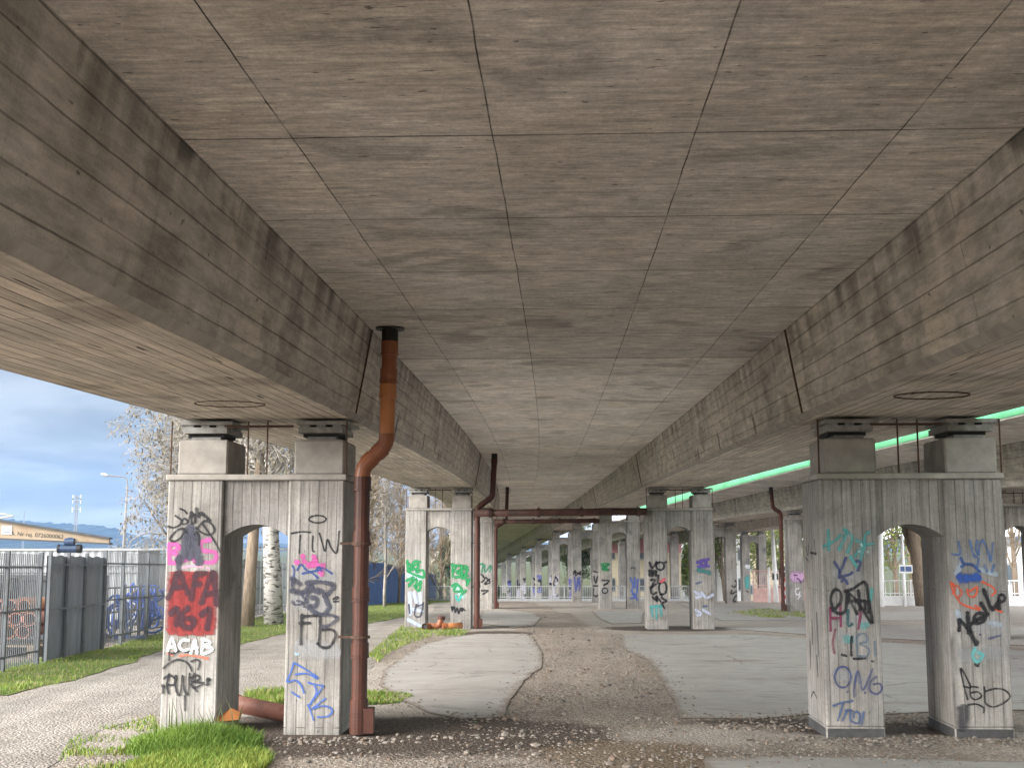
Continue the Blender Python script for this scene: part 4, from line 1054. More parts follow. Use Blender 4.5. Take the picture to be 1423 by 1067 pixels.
def scraps():
    c = on_ground(612, 876)
    r1 = thing('pipe_elbow', 'dark orange pipe elbow standing up among the scraps at the second pier', 'pipe elbow', (c.x - .05, c.y + .35, c.z), 0, 'pipe scraps')
    mb = MB(); mb.tube(pipe_bend([(-.32, 0, .10), (0, 0, .08), (.06, 0, .34)], .12), .082, 14); mb.build('bend', M_pvc, r1, smooth=True)
    mb = MB(); mb.tube([(.05, 0, .27), (.062, 0, .36)], .10, 14); mb.build('socket', M_pvcd, r1)
    r2 = thing('pipe_piece', 'bright orange pipe piece lying at the second pier', 'pipe', (c.x + .28, c.y + .3, c.z), .3, 'pipe scraps')
    mb = MB(); mb.tube([(-.22, 0, .085), (.30, .05, .11)], .085, 14); mb.build('barrel', M_pvcb, r2, smooth=True)
    mb = MB(); mb.tube([(-.25, 0, .085), (-.14, 0, .09)], .103, 14); mb.build('socket', M_pvc, r2)
    r3 = thing('pipe_collar', 'open brown pipe collar lying left of the scraps at the second pier', 'pipe', (c.x - .38, c.y + .2, c.z), -.5, 'pipe scraps')
    mb = MB(); mb.tube([(0, -.1, .09), (0, .1, .09)], .092, 14, False); mb.build('ring', M_pvc, r3); mb = MB(); mb.tube([(0, -.06, .09), (0, .06, .09)], .07, 14); mb.build('bore_shade', M_collar, r3)  # black plug stands in for the shade inside the open ring
scraps()

# ------------------------------------------------------------------ left yard fence
def FX(y): return -8.05 - .04 * (y - 19.5)
def fence_run(name, label, cat, stations, height, spacing, mats, rails=(.12, .5, .88), fx=FX, pw=.022, rail_r=.022, spear=False, group=None):
    p0 = Vector((fx(stations[0]), stations[0], G(stations[0])))
    root = thing(name, label, cat, tuple(p0), 0, group)
    def V(y, z): return Vector((fx(y) - p0.x, y - p0.y, G(y) + z - p0.z))
    for i, y in enumerate(stations):
        v = V(y, 0); mb = MB(); mb.box(v.x - .035, v.x + .035, v.y - .035, v.y + .035, v.z - .1, v.z + height + .03); mb.build('post', mats[1], root)
    for y0, y1 in zip(stations, stations[1:]):
        for q in rails:
            mb = MB(); mb.tube([V(y0, height * q), V(y1, height * q)], rail_r, 4); mb.build('rail', mats[1], root)
        mb = MB(); L = (V(y1, 0) - V(y0, 0)).length; n = int(L / spacing)
        for i in range(1, n):
            y = y0 + (y1 - y0) * i / n; v = V(y, 0)
            mb.box(v.x - .006, v.x + .006, v.y - pw, v.y + pw, v.z + .04, v.z + height + (.05 if spear and i % 2 else 0))
        mb.build('picket_panel', mats[0], root)
    return root
def st_from_px(pxs):
    out = []
    for px in pxs:
        y = 20.0
        for k in range(60): y = FX(y) * F / (px - 711.5) * .5 + y * .5
        out.append(y)
    return out
ss = st_from_px([-60, -20, 18, 64, 73])
fence_run('palisade_fence', 'near open grey steel palisade fence in front of the orange pipe stack', 'fence', ss[:4], 1.86, .085, [M_fence, M_fence], pw=.012)
def sheet_gate():
    y0, y1 = ss[4], st_from_px([150])[0]
    p0 = Vector((FX(y0), y0, G(y0))); root = thing('sheet_gate', 'solid grey sheet metal gate panel in the yard fence', 'gate', tuple(p0))
    def V(y, z): return Vector((FX(y) - p0.x, y - p0.y, G(y) + z - p0.z))
    n = 42; mb = MB(); vs = []; fs = []
    for i in range(n + 1):
        y = y0 + (y1 - y0) * i / n
        k = .012 if i % 4 in (1, 2) else -.012
        for z in (.02, 1.84 + .012 * math.sin(i * .9)):
            v = V(y, z); vs.append((v.x + k, v.y, v.z))
    for i in range(n): fs.append((i * 2, i * 2 + 2, i * 2 + 3, i * 2 + 1))
    b = len(vs); vs += [(x - .006, y, z) for x, y, z in vs]; fs += [tuple(b + q for q in f[::-1]) for f in fs]
    mb.add(vs, fs); mb.build('sheet', M_sheet, root)
    for q in (0, .3, .62, 1):
        v = V(y0 + (y1 - y0) * q, 0); mb = MB(); mb.box(v.x + .02, v.x + .07, v.y - .03, v.y + .03, v.z - .05, v.z + 1.9); mb.build('post', M_fence, root)
    for z in (.9, 1.68):
        mb = MB(); mb.tube([V(y0, z) + Vector((.05, 0, 0)), V(y1, z) + Vector((.05, 0, 0))], .02, 4); mb.build('rail', M_fence, root)
sheet_gate()
s2 = st_from_px([152, 177, 211, 245, 285, 320, 345, 372, 400])
fence_run('palisade_fence', 'far open grey palisade fence running behind the birch trunk', 'fence', s2, 1.95, .12, [M_fence, M_fence], pw=.010)
def FX3(y): return FX(y) - .35
fence_run('low_fence', 'low dark steel frame fence in front of the blue hoses', 'fence', st_from_px([154, 166, 177, 201, 222, 232]), 1.22, .6, [M_dark, M_dark], rails=(.55, .98), fx=FX3, pw=.02, rail_r=.026)
# pale picket fence across the back of the yard
def back_fence():
    a = at(120, 762, 44); root = thing('picket_fence', 'pale picket fence across the back of the yard under the hill', 'fence', (a.x, a.y, G(44)))
    h = a.z - G(44); mb = MB()
    for i in range(70): mb.box(i * .13 - .012, i * .13 + .012, -.01, .01, .1, h)
    mb.build('picket_panel', M_palef, root)
    for z in (.4, h - .02):
        mb = MB(); mb.box(-.05, 9.1, -.03, -.01, z - .03, z + .03); mb.build('rail', M_palef, root)
back_fence()
def yard():
    # low grey wall behind everything
    mb = MB(); mb.box(-22, -9.2, 41.8, 42.1, G(42) - .2, G(42) + 1.75); mb.box(-22.05, -9.15, 41.75, 42.15, G(42) + 1.75, G(42) + 1.82)
    tag(mb.build('yard_wall', M_wall), 'low pale grey wall along the back of the yard', 'wall')
    mb = MB(); y = 30.2; g = G(y)
    root = thing('white_container', 'white corrugated container behind the fence under the crane beam', 'container', (-14.2, 36, G(36)))
    mb = MB(); n = 60; x0, x1 = -3.2, 3.3
    vs = []
    for i in range(n + 1):
        x = x0 + (x1 - x0) * i / n; k = .03 if i % 2 else 0
        vs += [(x, k, .1), (x, k, 2.15)]
    mb.add(vs, [(i * 2, i * 2 + 2, i * 2 + 3, i * 2 + 1) for i in range(n)]); mb.box(x0, x1, .06, 2.2, .1, 2.15); mb.build('body', M_palef, root)
    mb = MB()
    for z in (.15, 1.55, 1.75, 2.18): mb.box(x0 - .02, x1 + .02, -.03, .02, z - .03, z + .03)
    mb.build('frame', M_palef, root)
    # dark container just behind the fence
    r2 = thing('dark_container', 'dark grey steel skip behind the near palisade fence', 'container', (-10.6, 27.0, G(27)))
    mb = MB(); mb.box(-1.6, 1.1, 0, 2.2, .05, 1.42); mb.build('body', M_cont, r2, bevel=.02)
    mb = MB()
    for i in range(8): mb.box(-1.55 + i * .36, -1.47 + i * .36, -.05, -.002, .1, 1.36)
    mb.box(-1.63, 1.13, -.06, .0, 1.36, 1.46); mb.build('ribs', M_dark, r2)
    r4 = thing('oil_drum', 'black drum on its side above the orange pipe stack', 'drum', (-9.75, 23.5, G(23.5) + 1.04))
    mb = MB(); mb.tube([(-.45, 0, .2), (.35, 0, .2)], .2, 18); mb.build('barrel', M_black, r4)
    mb = MB(); mb.tube([(-.2, 0, .2), (-.16, 0, .2)], .212, 18); mb.tube([(.1, 0, .2), (.14, 0, .2)], .212, 18); mb.build('hoop', M_dark, r4)
    # stack of orange pipes, ends towards us
    rnd = random.Random(3)
    k = 0
    for row in range(3):
        for i in range(5):
            x = -10.05 + i * .26 + (row % 2) * .13; z = .18 + row * .235; y = 22.9 + rnd.uniform(-.06, .06)
            r = thing('stacked_pipe', 'orange plastic pipe in the stack behind the palisade fence', 'pipe', (x, y, G(23) + z + .28), 0, 'orange pipes stacked in the yard')
            mb = MB(); n = 18; vs = []; 
            for yy, rr in ((0, .125), (.2, .125), (.22, .112), (1.5, .112)):
                for q in range(n): vs.append((math.cos(TAU * q / n) * rr, yy, math.sin(TAU * q / n) * rr))
            fs = [(a * n + q, a * n + (q + 1) % n, (a + 1) * n + (q + 1) % n, (a + 1) * n + q) for a in range(3) for q in range(n)]
            b = len(vs); vs += [(x_ * .86, y_, z_ * .86) for x_, y_, z_ in vs[:n]] + [(math.cos(TAU * q / n) * .1, .9, math.sin(TAU * q / n) * .1) for q in range(n)]
            fs += [(q, b + q, b + (q + 1) % n, (q + 1) % n) for q in range(n)] + [(b + q, b + n + q, b + n + (q + 1) % n, b + (q + 1) % n) for q in range(n)] + [tuple(b + n + q for q in range(n))]
            mb.add(vs, fs); mb.build('barrel', (M_pvcp if (row + i) % 3 else M_pvcb), r)
            k += 1
    r3 = thing('pallet', 'timber pallet under the orange pipe stack', 'pallet', (-9.5, 23.6, G(23.6)))
    mb = MB()
    for x in (-.65, 0, .65): mb.box(x - .05, x + .05, -.7, .7, 0, .2)
    mb.build('bearer', M_wood, r3); mb = MB()
    for i in range(6): mb.box(-.8, .8, -.68 + i * .25, -.54 + i * .25, .2, .23)
    mb.build('board', M_wood, r3)
    # coils of blue hose
    for j, (px, py, Y, n, sc) in enumerate(((160, 880, 28.5, 9, .75), (188, 850, 30.5, 15, .85), (215, 838, 33.0, 9, .7))):
        c = at(px, py, Y); c.z = G(Y); mb = MB(); rnd2 = random.Random(60 + j)
        for i in range(n):
            pts = []; ax = rnd2.uniform(0, TAU); rr = rnd2.uniform(.3, .62) * sc; el = rnd2.uniform(.5, 1.4); ph = rnd2.uniform(0, TAU); ox, oz = rnd2.uniform(-.45, .45) * sc, rnd2.uniform(.4, 1.15) * sc
            for k in range(26):
                a = ph + k / 25 * rnd2.uniform(4.2, 4.6)
                pts.append((ox + math.cos(a) * rr * math.cos(ax * .3), math.sin(a * 1.3 + ax) * .12 + math.sin(ax) * .3, max(.04, oz + math.sin(a) * rr * el)))
            mb.tube(pts, .028, 6)
        o = mb.build('hose_coil', M_hose, loc=tuple(c), smooth=True)
        tag(o, ['tangled blue hose coil beside the sheet metal gate', 'largest tangled blue hose heap behind the low dark fence', 'blue hose heap nearest the red block pier'][j], 'hose', 'blue hoses in the yard')
    for j, (x0, y0, x1, y1, Y) in enumerate(((150, 905, 190, 845, 28.8), (178, 830, 195, 818, 30), (180, 850, 212, 826, 30.4))):
        a, b = at(x0, y0, Y), at(x1, y1, Y + .4)
        a.z = max(a.z, G(Y) + .02); mb = MB(); mb.tube([Vector((0, 0, 0)), (b - a) * .5 + Vector((0, 0, .05)), b - a], .03, 6)
        tag(mb.build('timber_pole', M_wood, loc=tuple(a)), ['long weathered pole leaning across the hose coil by the gate', 'short weathered pole sticking up out of the largest hose heap', 'bent weathered pole leaning right over the largest hose heap'][j], 'pole', 'poles among the hoses')
yard()
def crane():
    Y = 33.0
    def q(px, py): return at(px, py, Y)
    A0, A1, B0, B1 = q(-120, 704), q(-120, 743), q(151.5, 748), q(151.5, 755.5)
    o = Vector((A0.x, Y, G(Y))); root = thing('crane_beam', 'tan steel crane jib with a registration number above the yard fence', 'crane', tuple(o))
    mb = MB()
    vs = [p - o + Vector((0, d, 0)) for d in (0, .12) for p in (A0, B0, B1, A1)]
    mb.add(vs, [(0, 3, 2, 1), (4, 5, 6, 7), (0, 1, 5, 4), (3, 7, 6, 2), (1, 2, 6, 5), (0, 4, 7, 3)]); mb.build('jib', M_tan, root)
    for (s, e) in ((A0, B0), (A1, B1)):
        mb = MB(); a, b = s - o, e - o
        vs = [a + Vector((0, -.07, -.02)), b + Vector((.03, -.07, -.02)), b + Vector((.03, .19, -.02)), a + Vector((0, .19, -.02))]
        mb.add(vs + [v + Vector((0, 0, .045)) for v in vs], [(3, 2, 1, 0), (4, 5, 6, 7), (0, 1, 5, 4), (1, 2, 6, 5), (2, 3, 7, 6), (3, 0, 4, 7)]); mb.build('flange', M_dark, root)
    mb = MB(); mb.tube([(-.0, .06, 0), (0, .06, A0.z - o.z + .3)], .16, 16); mb.build('column', M_tan, root)
    def text(s, px, py, size, mat, dy=-.006, ang=None):
        cu = bpy.data.curves.new('lettering', 'FONT'); cu.body = s; cu.size = size; cu.align_x = 'LEFT'
        tmp = bpy.data.objects.new('lettering_curve', cu); C.objects.link(tmp)
        bpy.context.view_layer.update()
        me = bpy.data.meshes.new_from_object(tmp.evaluated_get(bpy.context.evaluated_depsgraph_get()))
        bpy.data.objects.remove(tmp); bpy.data.curves.remove(cu)
        me.materials.clear(); me.materials.append(mat)
        ob = bpy.data.objects.new('lettering', me); C.objects.link(ob); ob.parent = root
        p = q(px, py) - o; ob.location = (p.x, dy, p.z)
        ob.rotation_euler = (R(90), ang if ang else 0, 0); return ob
    text('A. Nr rej. 0726000062', 14.5, 743.4, .155, M_black, ang=R(4.0))
    p = q(2.5, 742) - o; p2 = q(17, 730.5) - o
    mb = MB(); mb.box(p.x, p2.x, -.02, -.004, p.z, p2.z); sg = mb.build('sign_plate', M_white, root)
    mb = MB()
    for i in range(3):
        z = p.z + (p2.z - p.z) * (.2 + .27 * i); mb.box(p.x + .05, p2.x - .05, -.024, -.0205, z, z + .03)
    mb.build('sign_lines', M_signb, sg)
    # second upper arm just visible at the left edge
    c0, c1 = q(-120, 716), q(12, 716.5)
    mb = MB(); mb.tube([c0 - o + Vector((0, .3, .02)), q(0, 714) - o + Vector((0, .3, 0)), c1 - o + Vector((0, .3, 0)), q(-20, 722) - o + Vector((0, .3, 0))], .03, 6); mb.build('stay', M_palef, root)
    hc = q(97, 757); r = thing('electric_hoist', 'dark blue electric hoist hanging under the crane jib', 'hoist', tuple(hc))
    mb = MB(); mb.tube([(-.28, 0, -.10), (.28, 0, -.10)], .105, 16); mb.build('drum', M_blued, r)
    mb = MB(); mb.tube([(-.31, 0, -.10), (-.25, 0, -.10)], .115, 16); mb.tube([(.2, 0, -.10), (.31, 0, -.10)], .115, 16); mb.build('end_cap', M_black, r)
    mb = MB(); mb.tube([(-.12, -.02, .08), (.13, -.02, .08)], .10, 14); mb.box(-.05, .05, -.05, .05, .0, .2); mb.build('motor', M_blued, r)
crane()

# ------------------------------------------------------------------ lamp, masts, blue fence
def street_lamp():
    Y = 62; b = at(169, 770, Y); b.z = G(Y); t = at(177, 674, Y)
    root = thing('street_lamp', 'leaning street lamp with a long arm against the sky on the left', 'street lamp', tuple(b))
    mb = MB(); d = t - b; mb.tube([(0, 0, 0), d * .5 + Vector((.02, 0, 0)), d], [.10, .08, .05], 10); mb.build('pole', M_galv, root, smooth=True)
    e = at(150, 661, Y) - b; mb = MB(); mb.tube(pipe_bend([d, d + Vector((-.02, 0, .42)), e], .3), .035, 8); mb.build('arm', M_galv, root)
    h = at(140, 658, Y) - b; mb = MB(); mb.tube([e, e.lerp(h, .3), e.lerp(h, .8), h], [.05, .09, .08, .03], 8); mb.build('lamp_head', M_palef, root)
street_lamp()
def mast(px, py0, py1, Y, label, w, arms=True):
    t = at(px, py0, Y); b = Vector((t.x, Y, G(Y))); root = thing('radio_mast', label, 'mast', tuple(b), 0)
    H = t.z - b.z; mb = MB()
    for sx, sy in ((-1, -1), (1, -1), (1, 1), (-1, 1)): mb.tube([(sx * w, sy * w, 0), (sx * w * .6, sy * w * .6, H)], w * .16, 4)
    n = int(H / (w * 3))
    for i in range(n):
        z0, z1 = H * i / n, H * (i + 1) / n; k = w * (1 - .4 * i / n)
        for a, b_ in (((-k, -k), (k, -k)), ((k, -k), (k, k)), ((k, k), (-k, k)), ((-k, k), (-k, -k))): mb.tube([(a[0], a[1], z0), (b_[0], b_[1], z1)], w * .09, 3)
    mb.build('lattice', M_galv, root)
    if arms:
        mb = MB()
        for z in (H, H * .955, H * .85):
            for sx in (-1, 1): mb.box(sx * w * 2.6 - w * .35, sx * w * 2.6 + w * .35, -.1, .1, z - w * 3, z + w * .3); mb.box(min(0, sx * w * 2.6), max(0, sx * w * 2.6), -.05, .05, z - w, z - w * .7)
        mb.build('antenna', M_palef, root)
mast(107, 688, 760, 260, 'lattice radio mast with antenna arms on the skyline', .32)
mast(34, 709, 730, 900, 'small thin mast on the far hilltop', .55, False)

def blue_fence():
    pts = [(505, 62.0), (535, 70.0), (562, 79.0), (586, 92.0), (607, 108.0)]
    ps = [Vector(((px - 711.5) / F * Y, Y, G(Y))) for px, Y in pts]
    root = thing('blue_fence', 'tall blue sheet metal fence beyond the grass behind the saplings', 'fence', tuple(ps[0]))
    for a, b in zip(ps, ps[1:]):
        mb = MB(); n = 24; vs = []
        d = b - a; nrm = Vector((-d.y, d.x, 0)).normalized()
        for i in range(n + 1):
            p = a + d * i / n - ps[0] + nrm * (.04 if i % 2 else -.04); h = 2.25 if i > 2 else 2.35
            vs += [p, p + Vector((0, 0, h))]
        mb.add(vs, [(i * 2, i * 2 + 2, i * 2 + 3, i * 2 + 1) for i in range(n)])
        mb.add([v - nrm * .02 for v in vs], [(i * 2 + 1, i * 2 + 3, i * 2 + 2, i * 2) for i in range(n)])
        mb.build('sheet', M_bluef, root)
        mb = MB(); p = a - ps[0]; mb.box(p.x - .06, p.x + .06, p.y - .06, p.y + .06, -.2 + p.z, p.z + 2.4); mb.build('post', M_dark, root)
blue_fence()

def railing(name, label, pts, h, spacing, mat, wall=0.0, group=None):
    ps = [Vector((x, y, G(y))) for x, y in pts]
    root = thing(name, label, 'railing', tuple(ps[0]), 0, group); o = ps[0]
    for a, b in zip(ps, ps[1:]):
        d = b - a; L = d.length; nseg = max(1, int(L / 2.0))
        if wall:
            mb = MB(); t = d.normalized(); nr = Vector((-t.y, t.x, 0)) * .12
            p = [a - o - nr, b - o - nr, b - o + nr, a - o + nr]
            mb.add([q + Vector((0, 0, -.1)) for q in p] + [q + Vector((0, 0, wall)) for q in p], [(0, 1, 5, 4), (1, 2, 6, 5), (2, 3, 7, 6), (3, 0, 4, 7), (4, 5, 6, 7)]); mb.build('base_wall', mat, root)
        for z in (h, wall + .14):
            mb = MB(); mb.tube([a - o + Vector((0, 0, z)), b - o + Vector((0, 0, z))], .035, 6); mb.build('rail', mat, root)
        mb = MB(); n = int(L / spacing)
        for i in range(n + 1):
            p = a + d * i / n - o; mb.box(p.x - .016, p.x + .016, p.y - .012, p.y + .012, p.z + wall, p.z + h)
        mb.build('bars', mat, root)
        mb = MB()
        for i in range(nseg + 1):
            p = a + d * i / nseg - o; mb.box(p.x - .04, p.x + .04, p.y - .04, p.y + .04, p.z, p.z + h + .06)
        mb.build('posts', mat, root)
    return root
railing('white_railing', 'long white bar railing across the far end under the viaduct', [(-6.6, 96.0), (-1, 93.5), (6.4, 93.0), (14.5, 92.0)], 1.1, .15, M_palef, wall=.16)
railing('white_railing', 'white railing on a low white wall seen through the nearest right pier', [(18.2, 63.5), (22.5, 63.0), (31, 61.5)], 1.25, .22, M_white, wall=.48)
# ------------------------------------------------------------------ trees
def skeleton(base, H, r0, seed, levels=4, kids=(9, 8, 7, 6), droop=0.0, up=.5, spread=1.0, start=.28, lfac=.45, lean=(0, 0), sides=(9, 6, 4, 3), buds=0, tips=None, leaf=0, min_r=.004):
    rnd = random.Random(seed); trunk = MB(); crown = MB(); ends = []
    def grow(p, d, L, r, lev, mb):
        n = (7, 6, 5, 4)[min(lev, 3)]; pts = [p.copy()]; rad = [r]; dd = d.normalized()
        for i in range(n):
            w = (.05, .2, .28, .3)[min(lev, 3)]
            dd = (dd + Vector((rnd.gauss(0, w), rnd.gauss(0, w), rnd.gauss(0, w * .7))) * .8)
            if lev == 0: dd = dd + Vector((lean[0], lean[1], 1.2)) * .3
            elif lev >= 2: dd = dd + Vector((0, 0, -droop * (.35 + .3 * i)))
            else: dd = dd + Vector((0, 0, up * .22 - droop * .05 * i))
            dd.normalize(); p = p + dd * (L / n); pts.append(p.copy())
            t = (i + 1) / n; rad.append(max(min_r, r * (1 - t * (.78 if lev == 0 else .8))))
        mb.tube(pts, rad, sides[min(lev, 3)], lev == 0)
        if lev == levels - 1:
            ends.append((pts, dd)); return
        for k in range(kids[lev]):
            t = start + (1 - start) * ((k + rnd.random()) / kids[lev]) if lev == 0 else .15 + .85 * ((k + rnd.random()) / kids[lev])
            f = t * n; i = min(n - 1, int(f)); q = pts[i].lerp(pts[i + 1], f - i); ax = (pts[i + 1] - pts[i]).normalized()
            a = rnd.uniform(0, TAU); side = (ax.orthogonal().normalized()); side = Matrix.Rotation(a, 3, ax) @ side
            ang = rnd.uniform(.5, 1.0) * spread
            nd = ax * math.cos(ang) + side * math.sin(ang)
            if lev == 0: nd.z += up * .5
            shape = (1.15 - .6 * t) if lev == 0 else (1.05 - .5 * t)
            grow(q, nd, L * lfac * shape * rnd.uniform(.75, 1.2), max(min_r, rad[i] * (.42 if lev == 0 else .5)), lev + 1, crown)
    grow(Vector((0, 0, -.1)), Vector((lean[0], lean[1], 1)), H, r0, 0, trunk)
    if buds:
        for pts, d in ends:
            for k in range(buds):
                q = rnd.choice(pts[1:]) + Vector((rnd.gauss(0, .04), rnd.gauss(0, .04), rnd.gauss(0, .04))); s = rnd.uniform(.015, .035)
                a = rnd.uniform(0, TAU); dx, dy = math.cos(a) * s, math.sin(a) * s
                crown.add([q + Vector((-dx, -dy, 0)), q + Vector((dx, dy, 0)), q + Vector((dx * .4, dy * .4, -s * 2.6)), q + Vector((-dx * .4, -dy * .4, -s * 2.6))], [(0, 1, 2, 3)], 1)
    if leaf:
        num, size, sc = leaf
        for pts, d in ends:
            for k in range(num):
                q = rnd.choice(pts) + Vector((rnd.gauss(0, sc), rnd.gauss(0, sc), rnd.gauss(0, sc))); s = size * rnd.uniform(.6, 1.3)
                u = Vector((rnd.gauss(0, 1), rnd.gauss(0, 1), rnd.gauss(0, 1))).normalized(); v = u.orthogonal().normalized()
                crown.add([q - u * s, q + v * s * .6, q + u * s, q - v * s * .6], [(0, 1, 2, 3)], 1)
    return trunk, crown
def tree(name, label, cat, base, mats, group=None, **kw):
    root = thing(name, label, cat, tuple(base), 0, group)
    t, c = skeleton(base, **kw)
    t.build('trunk', mats[0], root, smooth=True); c.build('crown', mats[1:], root)
    return root
def gp(px, Y): return Vector(((px - 711.5) / F * Y, Y, G(Y)))
tree('birch_tree', 'big white barked birch behind the nearest left pier, bare drooping twigs', 'tree', gp(386, 37), [M_birch, M_twigp, M_bud], 'trees by the fence', H=10.5, r0=.30, seed=11, levels=5, kids=(22, 11, 9, 4), droop=.16, up=.6, spread=1.0, start=.2, lfac=.52, lean=(-.02, 0), buds=2, min_r=.0075)
tree('birch_tree', 'drooping pale twigged birch left of the red block pier', 'tree', gp(285, 41), [M_birch, M_twigp, M_bud], 'trees by the fence', H=7.6, r0=.2, seed=23, levels=5, kids=(30, 12, 9, 4), droop=.20, up=.6, spread=1.05, start=.14, lfac=.56, lean=(.0, 0), buds=1, min_r=.0055)
tree('brown_tree', 'brown barked bare tree left of the white birch trunk', 'tree', gp(350, 35.5), [M_bark, M_twigp, M_bud], 'trees by the fence', H=9.5, r0=.20, seed=31, kids=(13, 8, 8), droop=.05, up=.9, start=.35, lfac=.38, lean=(.01, 0), buds=2, min_r=.006)
for i, (px, Y, H, sd, lab) in enumerate(((537, 60, 6.2, 41, 'slender bare sapling in front of the blue fence'), (515, 66, 6.5, 42, 'bare tan shrub behind the sapling beside the drain pipe'), (556, 72, 6.5, 43, 'bare tan shrub touching the green tagged pier'), (500, 58, 6, 47, 'bare shrub half hidden behind the nearest drain pipe'), (585, 84, 7.5, 44, 'leaning bare tree hidden behind the green tagged pier'), (614, 98, 8, 45, 'bare tree seen through the arch of the green tagged pier'), (450, 55, 7.0, 46, 'bare tree behind the TIW painted leg'))):
    tree('bare_shrub' if i in (1, 2, 3) else 'bare_tree', lab, 'shrub' if i in (1, 2, 3) else 'tree', gp(px, Y), [M_twigp if i == 0 else M_bark, M_twigt if i else M_twigp], 'saplings and shrubs by the blue fence', H=H, r0=.09 if i in (0, 1, 2, 3) else .14, seed=sd, kids=(20, 12, 9) if i else (13, 8, 6), droop=-.02, up=1.0, spread=.75, start=.06 if i else .22, lfac=.5, min_r=.010)
rt = random.Random(2)
labs_r = [
 (1276, 62, 9, .42, 'thick trunked bare tree right of the blue info sign', M_bark, M_twigt, 0, (-.10, 0)),
 (1080, 112, 9, .2, 'fresh green tree behind the leaning white pole', M_bark, M_leaf, 1, (0, 0)),
 (1004, 108, 9, .2, 'yellow green tree seen through the black tagged pier arch', M_bark, M_leaf, 1, (0, 0)),
 (1052, 118, 8, .2, 'green tree behind the teal tagged outer pier', M_bark, M_leaf, 1, (0, 0)),
 (1238, 90, 9, .2, 'olive leafed tree left of the info sign pole', M_bark, M_leaf, 1, (0, 0)),
 (1258, 96, 8.5, .2, 'olive leafed tree behind the info sign', M_bark, M_leaf, 1, (0, 0)),
 (1402, 78, 8, .2, 'bare tree at the right edge past the nearest pier', M_bark, M_twigt, 0, (0, 0)),
 (955, 130, 5.0, .15, 'round green bush below the pale apartment block', M_bark, M_leaf, 1, (0, 0)),
 (800, 150, 9, .2, 'dark leafed tree far between the fourth and fifth right piers', M_bark, M_leafd, 1, (0, 0)),
 (668, 150, 8, .2, 'dark leafed tree behind the third left pier', M_bark, M_leafd, 1, (0, 0)),
 (620, 150, 7, .2, 'dark leafed tree far behind the second left pier arch', M_bark, M_leafd, 1, (0, 0)),
 (1130, 100, 8, .2, 'green tree hidden mostly by the nearest right pier', M_bark, M_leaf, 1, (0, 0)),
 (1330, 100, 8, .2, 'green tree behind the Keko painted leg', M_bark, M_leaf, 1, (0, 0)),
]
for px, Y, H, r, lab, mt, mc, lf, ln in labs_r:
    if lf: tree('leafy_tree', lab, 'tree', gp(px, Y), [mt, M_bark, mc], 'trees on the far side', H=H, r0=r, seed=int(px), kids=(13, 7, 5), up=.8, start=.12, lfac=.42, lean=ln, leaf=(7, .13, .28), min_r=.012)
    else: tree('bare_tree', lab, 'tree', gp(px, Y), [mt, mc], 'trees on the far side', H=H, r0=r, seed=int(px), kids=(14, 9, 8), up=.8, start=.2, lfac=.5, lean=ln, min_r=.010)

# ------------------------------------------------------------------ signs, posts, buildings on the right
def post_thing(name, label, cat, px0, py0, px1, py1, Y, w, mat, build=None):
    b = at(px1, py1, Y); b.z = G(Y); t = at(px0, py0, Y); root = thing(name, label, cat, tuple(b)); d = t - b
    mb = MB(); mb.tube([(0, 0, -.1), d * .5, d], [w, w * .9, w * .7], 10); mb.build('pole', mat, root, smooth=True)
    if build: build(root, b, Y)
    return root
post_thing('white_column', 'thick white column at the left edge of the nearest right pier opening', 'column', 1222, 690, 1224, 834, 60, .16, M_white)
def info(root, b, Y):
    p = at(1249, 796, Y) - b; q = at(1267, 784.5, Y) - b; mb = MB(); mb.box(p.x, q.x, -.10, -.07, p.z, q.z); s = mb.build('sign_board', M_white, root)
    w = (q.x - p.x); mb = MB(); mb.box(p.x + .08 * w, p.x + .40 * w, -.106, -.1005, p.z + .08, q.z - .08); mb.box(p.x + .46 * w, q.x - .08 * w, -.106, -.1005, p.z + .08, q.z - .08); mb.build('panel', M_signb, s)
post_thing('info_sign', 'white pole with a small blue and white board in front of the railing', 'sign', 1253, 742, 1257, 834, 61, .10, M_white, info)
def lp(root, b, Y):
    p = at(1072, 806, Y) - b; q = at(1081, 796, Y) - b; mb = MB(); mb.box(p.x, q.x, -.12, -.09, p.z, q.z); s = mb.build('sign_board', M_palef, root)
    w = q.x - p.x; mb = MB(); mb.box(p.x + .08 * w, p.x + .42 * w, -.126, -.1205, p.z + .05, q.z - .05); mb.box(p.x + .58 * w, q.x - .08 * w, -.126, -.1205, p.z + .05, q.z - .05); mb.build('panel', M_dark, s)
post_thing('lamp_column', 'tall leaning white lamp column left of the reddish drain pipe', 'column', 1073, 735, 1079, 835, 78, .16, M_white, lp)
post_thing('white_post', 'thin white post right of the teal tagged outer pier', 'post', 1068, 788, 1069, 836, 76, .09, M_white)
def rs(root, b, Y):
    for i in range(4):
        mb = MB(); z = .25 + i * .5; mb.tube([(0, 0, z), (0, 0, z + .22)], .085, 10); mb.build('red_band', M_red, root)
    c = at(1089, 794, Y) - b; mb = MB(); mb.tube([(c.x, -.10, c.z), (c.x, -.06, c.z)], .30, 22); s = mb.build('sign_disc', M_black, root)
    mb = MB(); mb.box(c.x - .05, c.x + .22, -.108, -.102, c.z - .02, c.z + .06); mb.build('sign_mark', M_white, s)
post_thing('banded_post', 'red and white banded post with a round black sign by the drain pipe', 'post', 1091.5, 788, 1092, 836, 72, .075, M_white, rs)
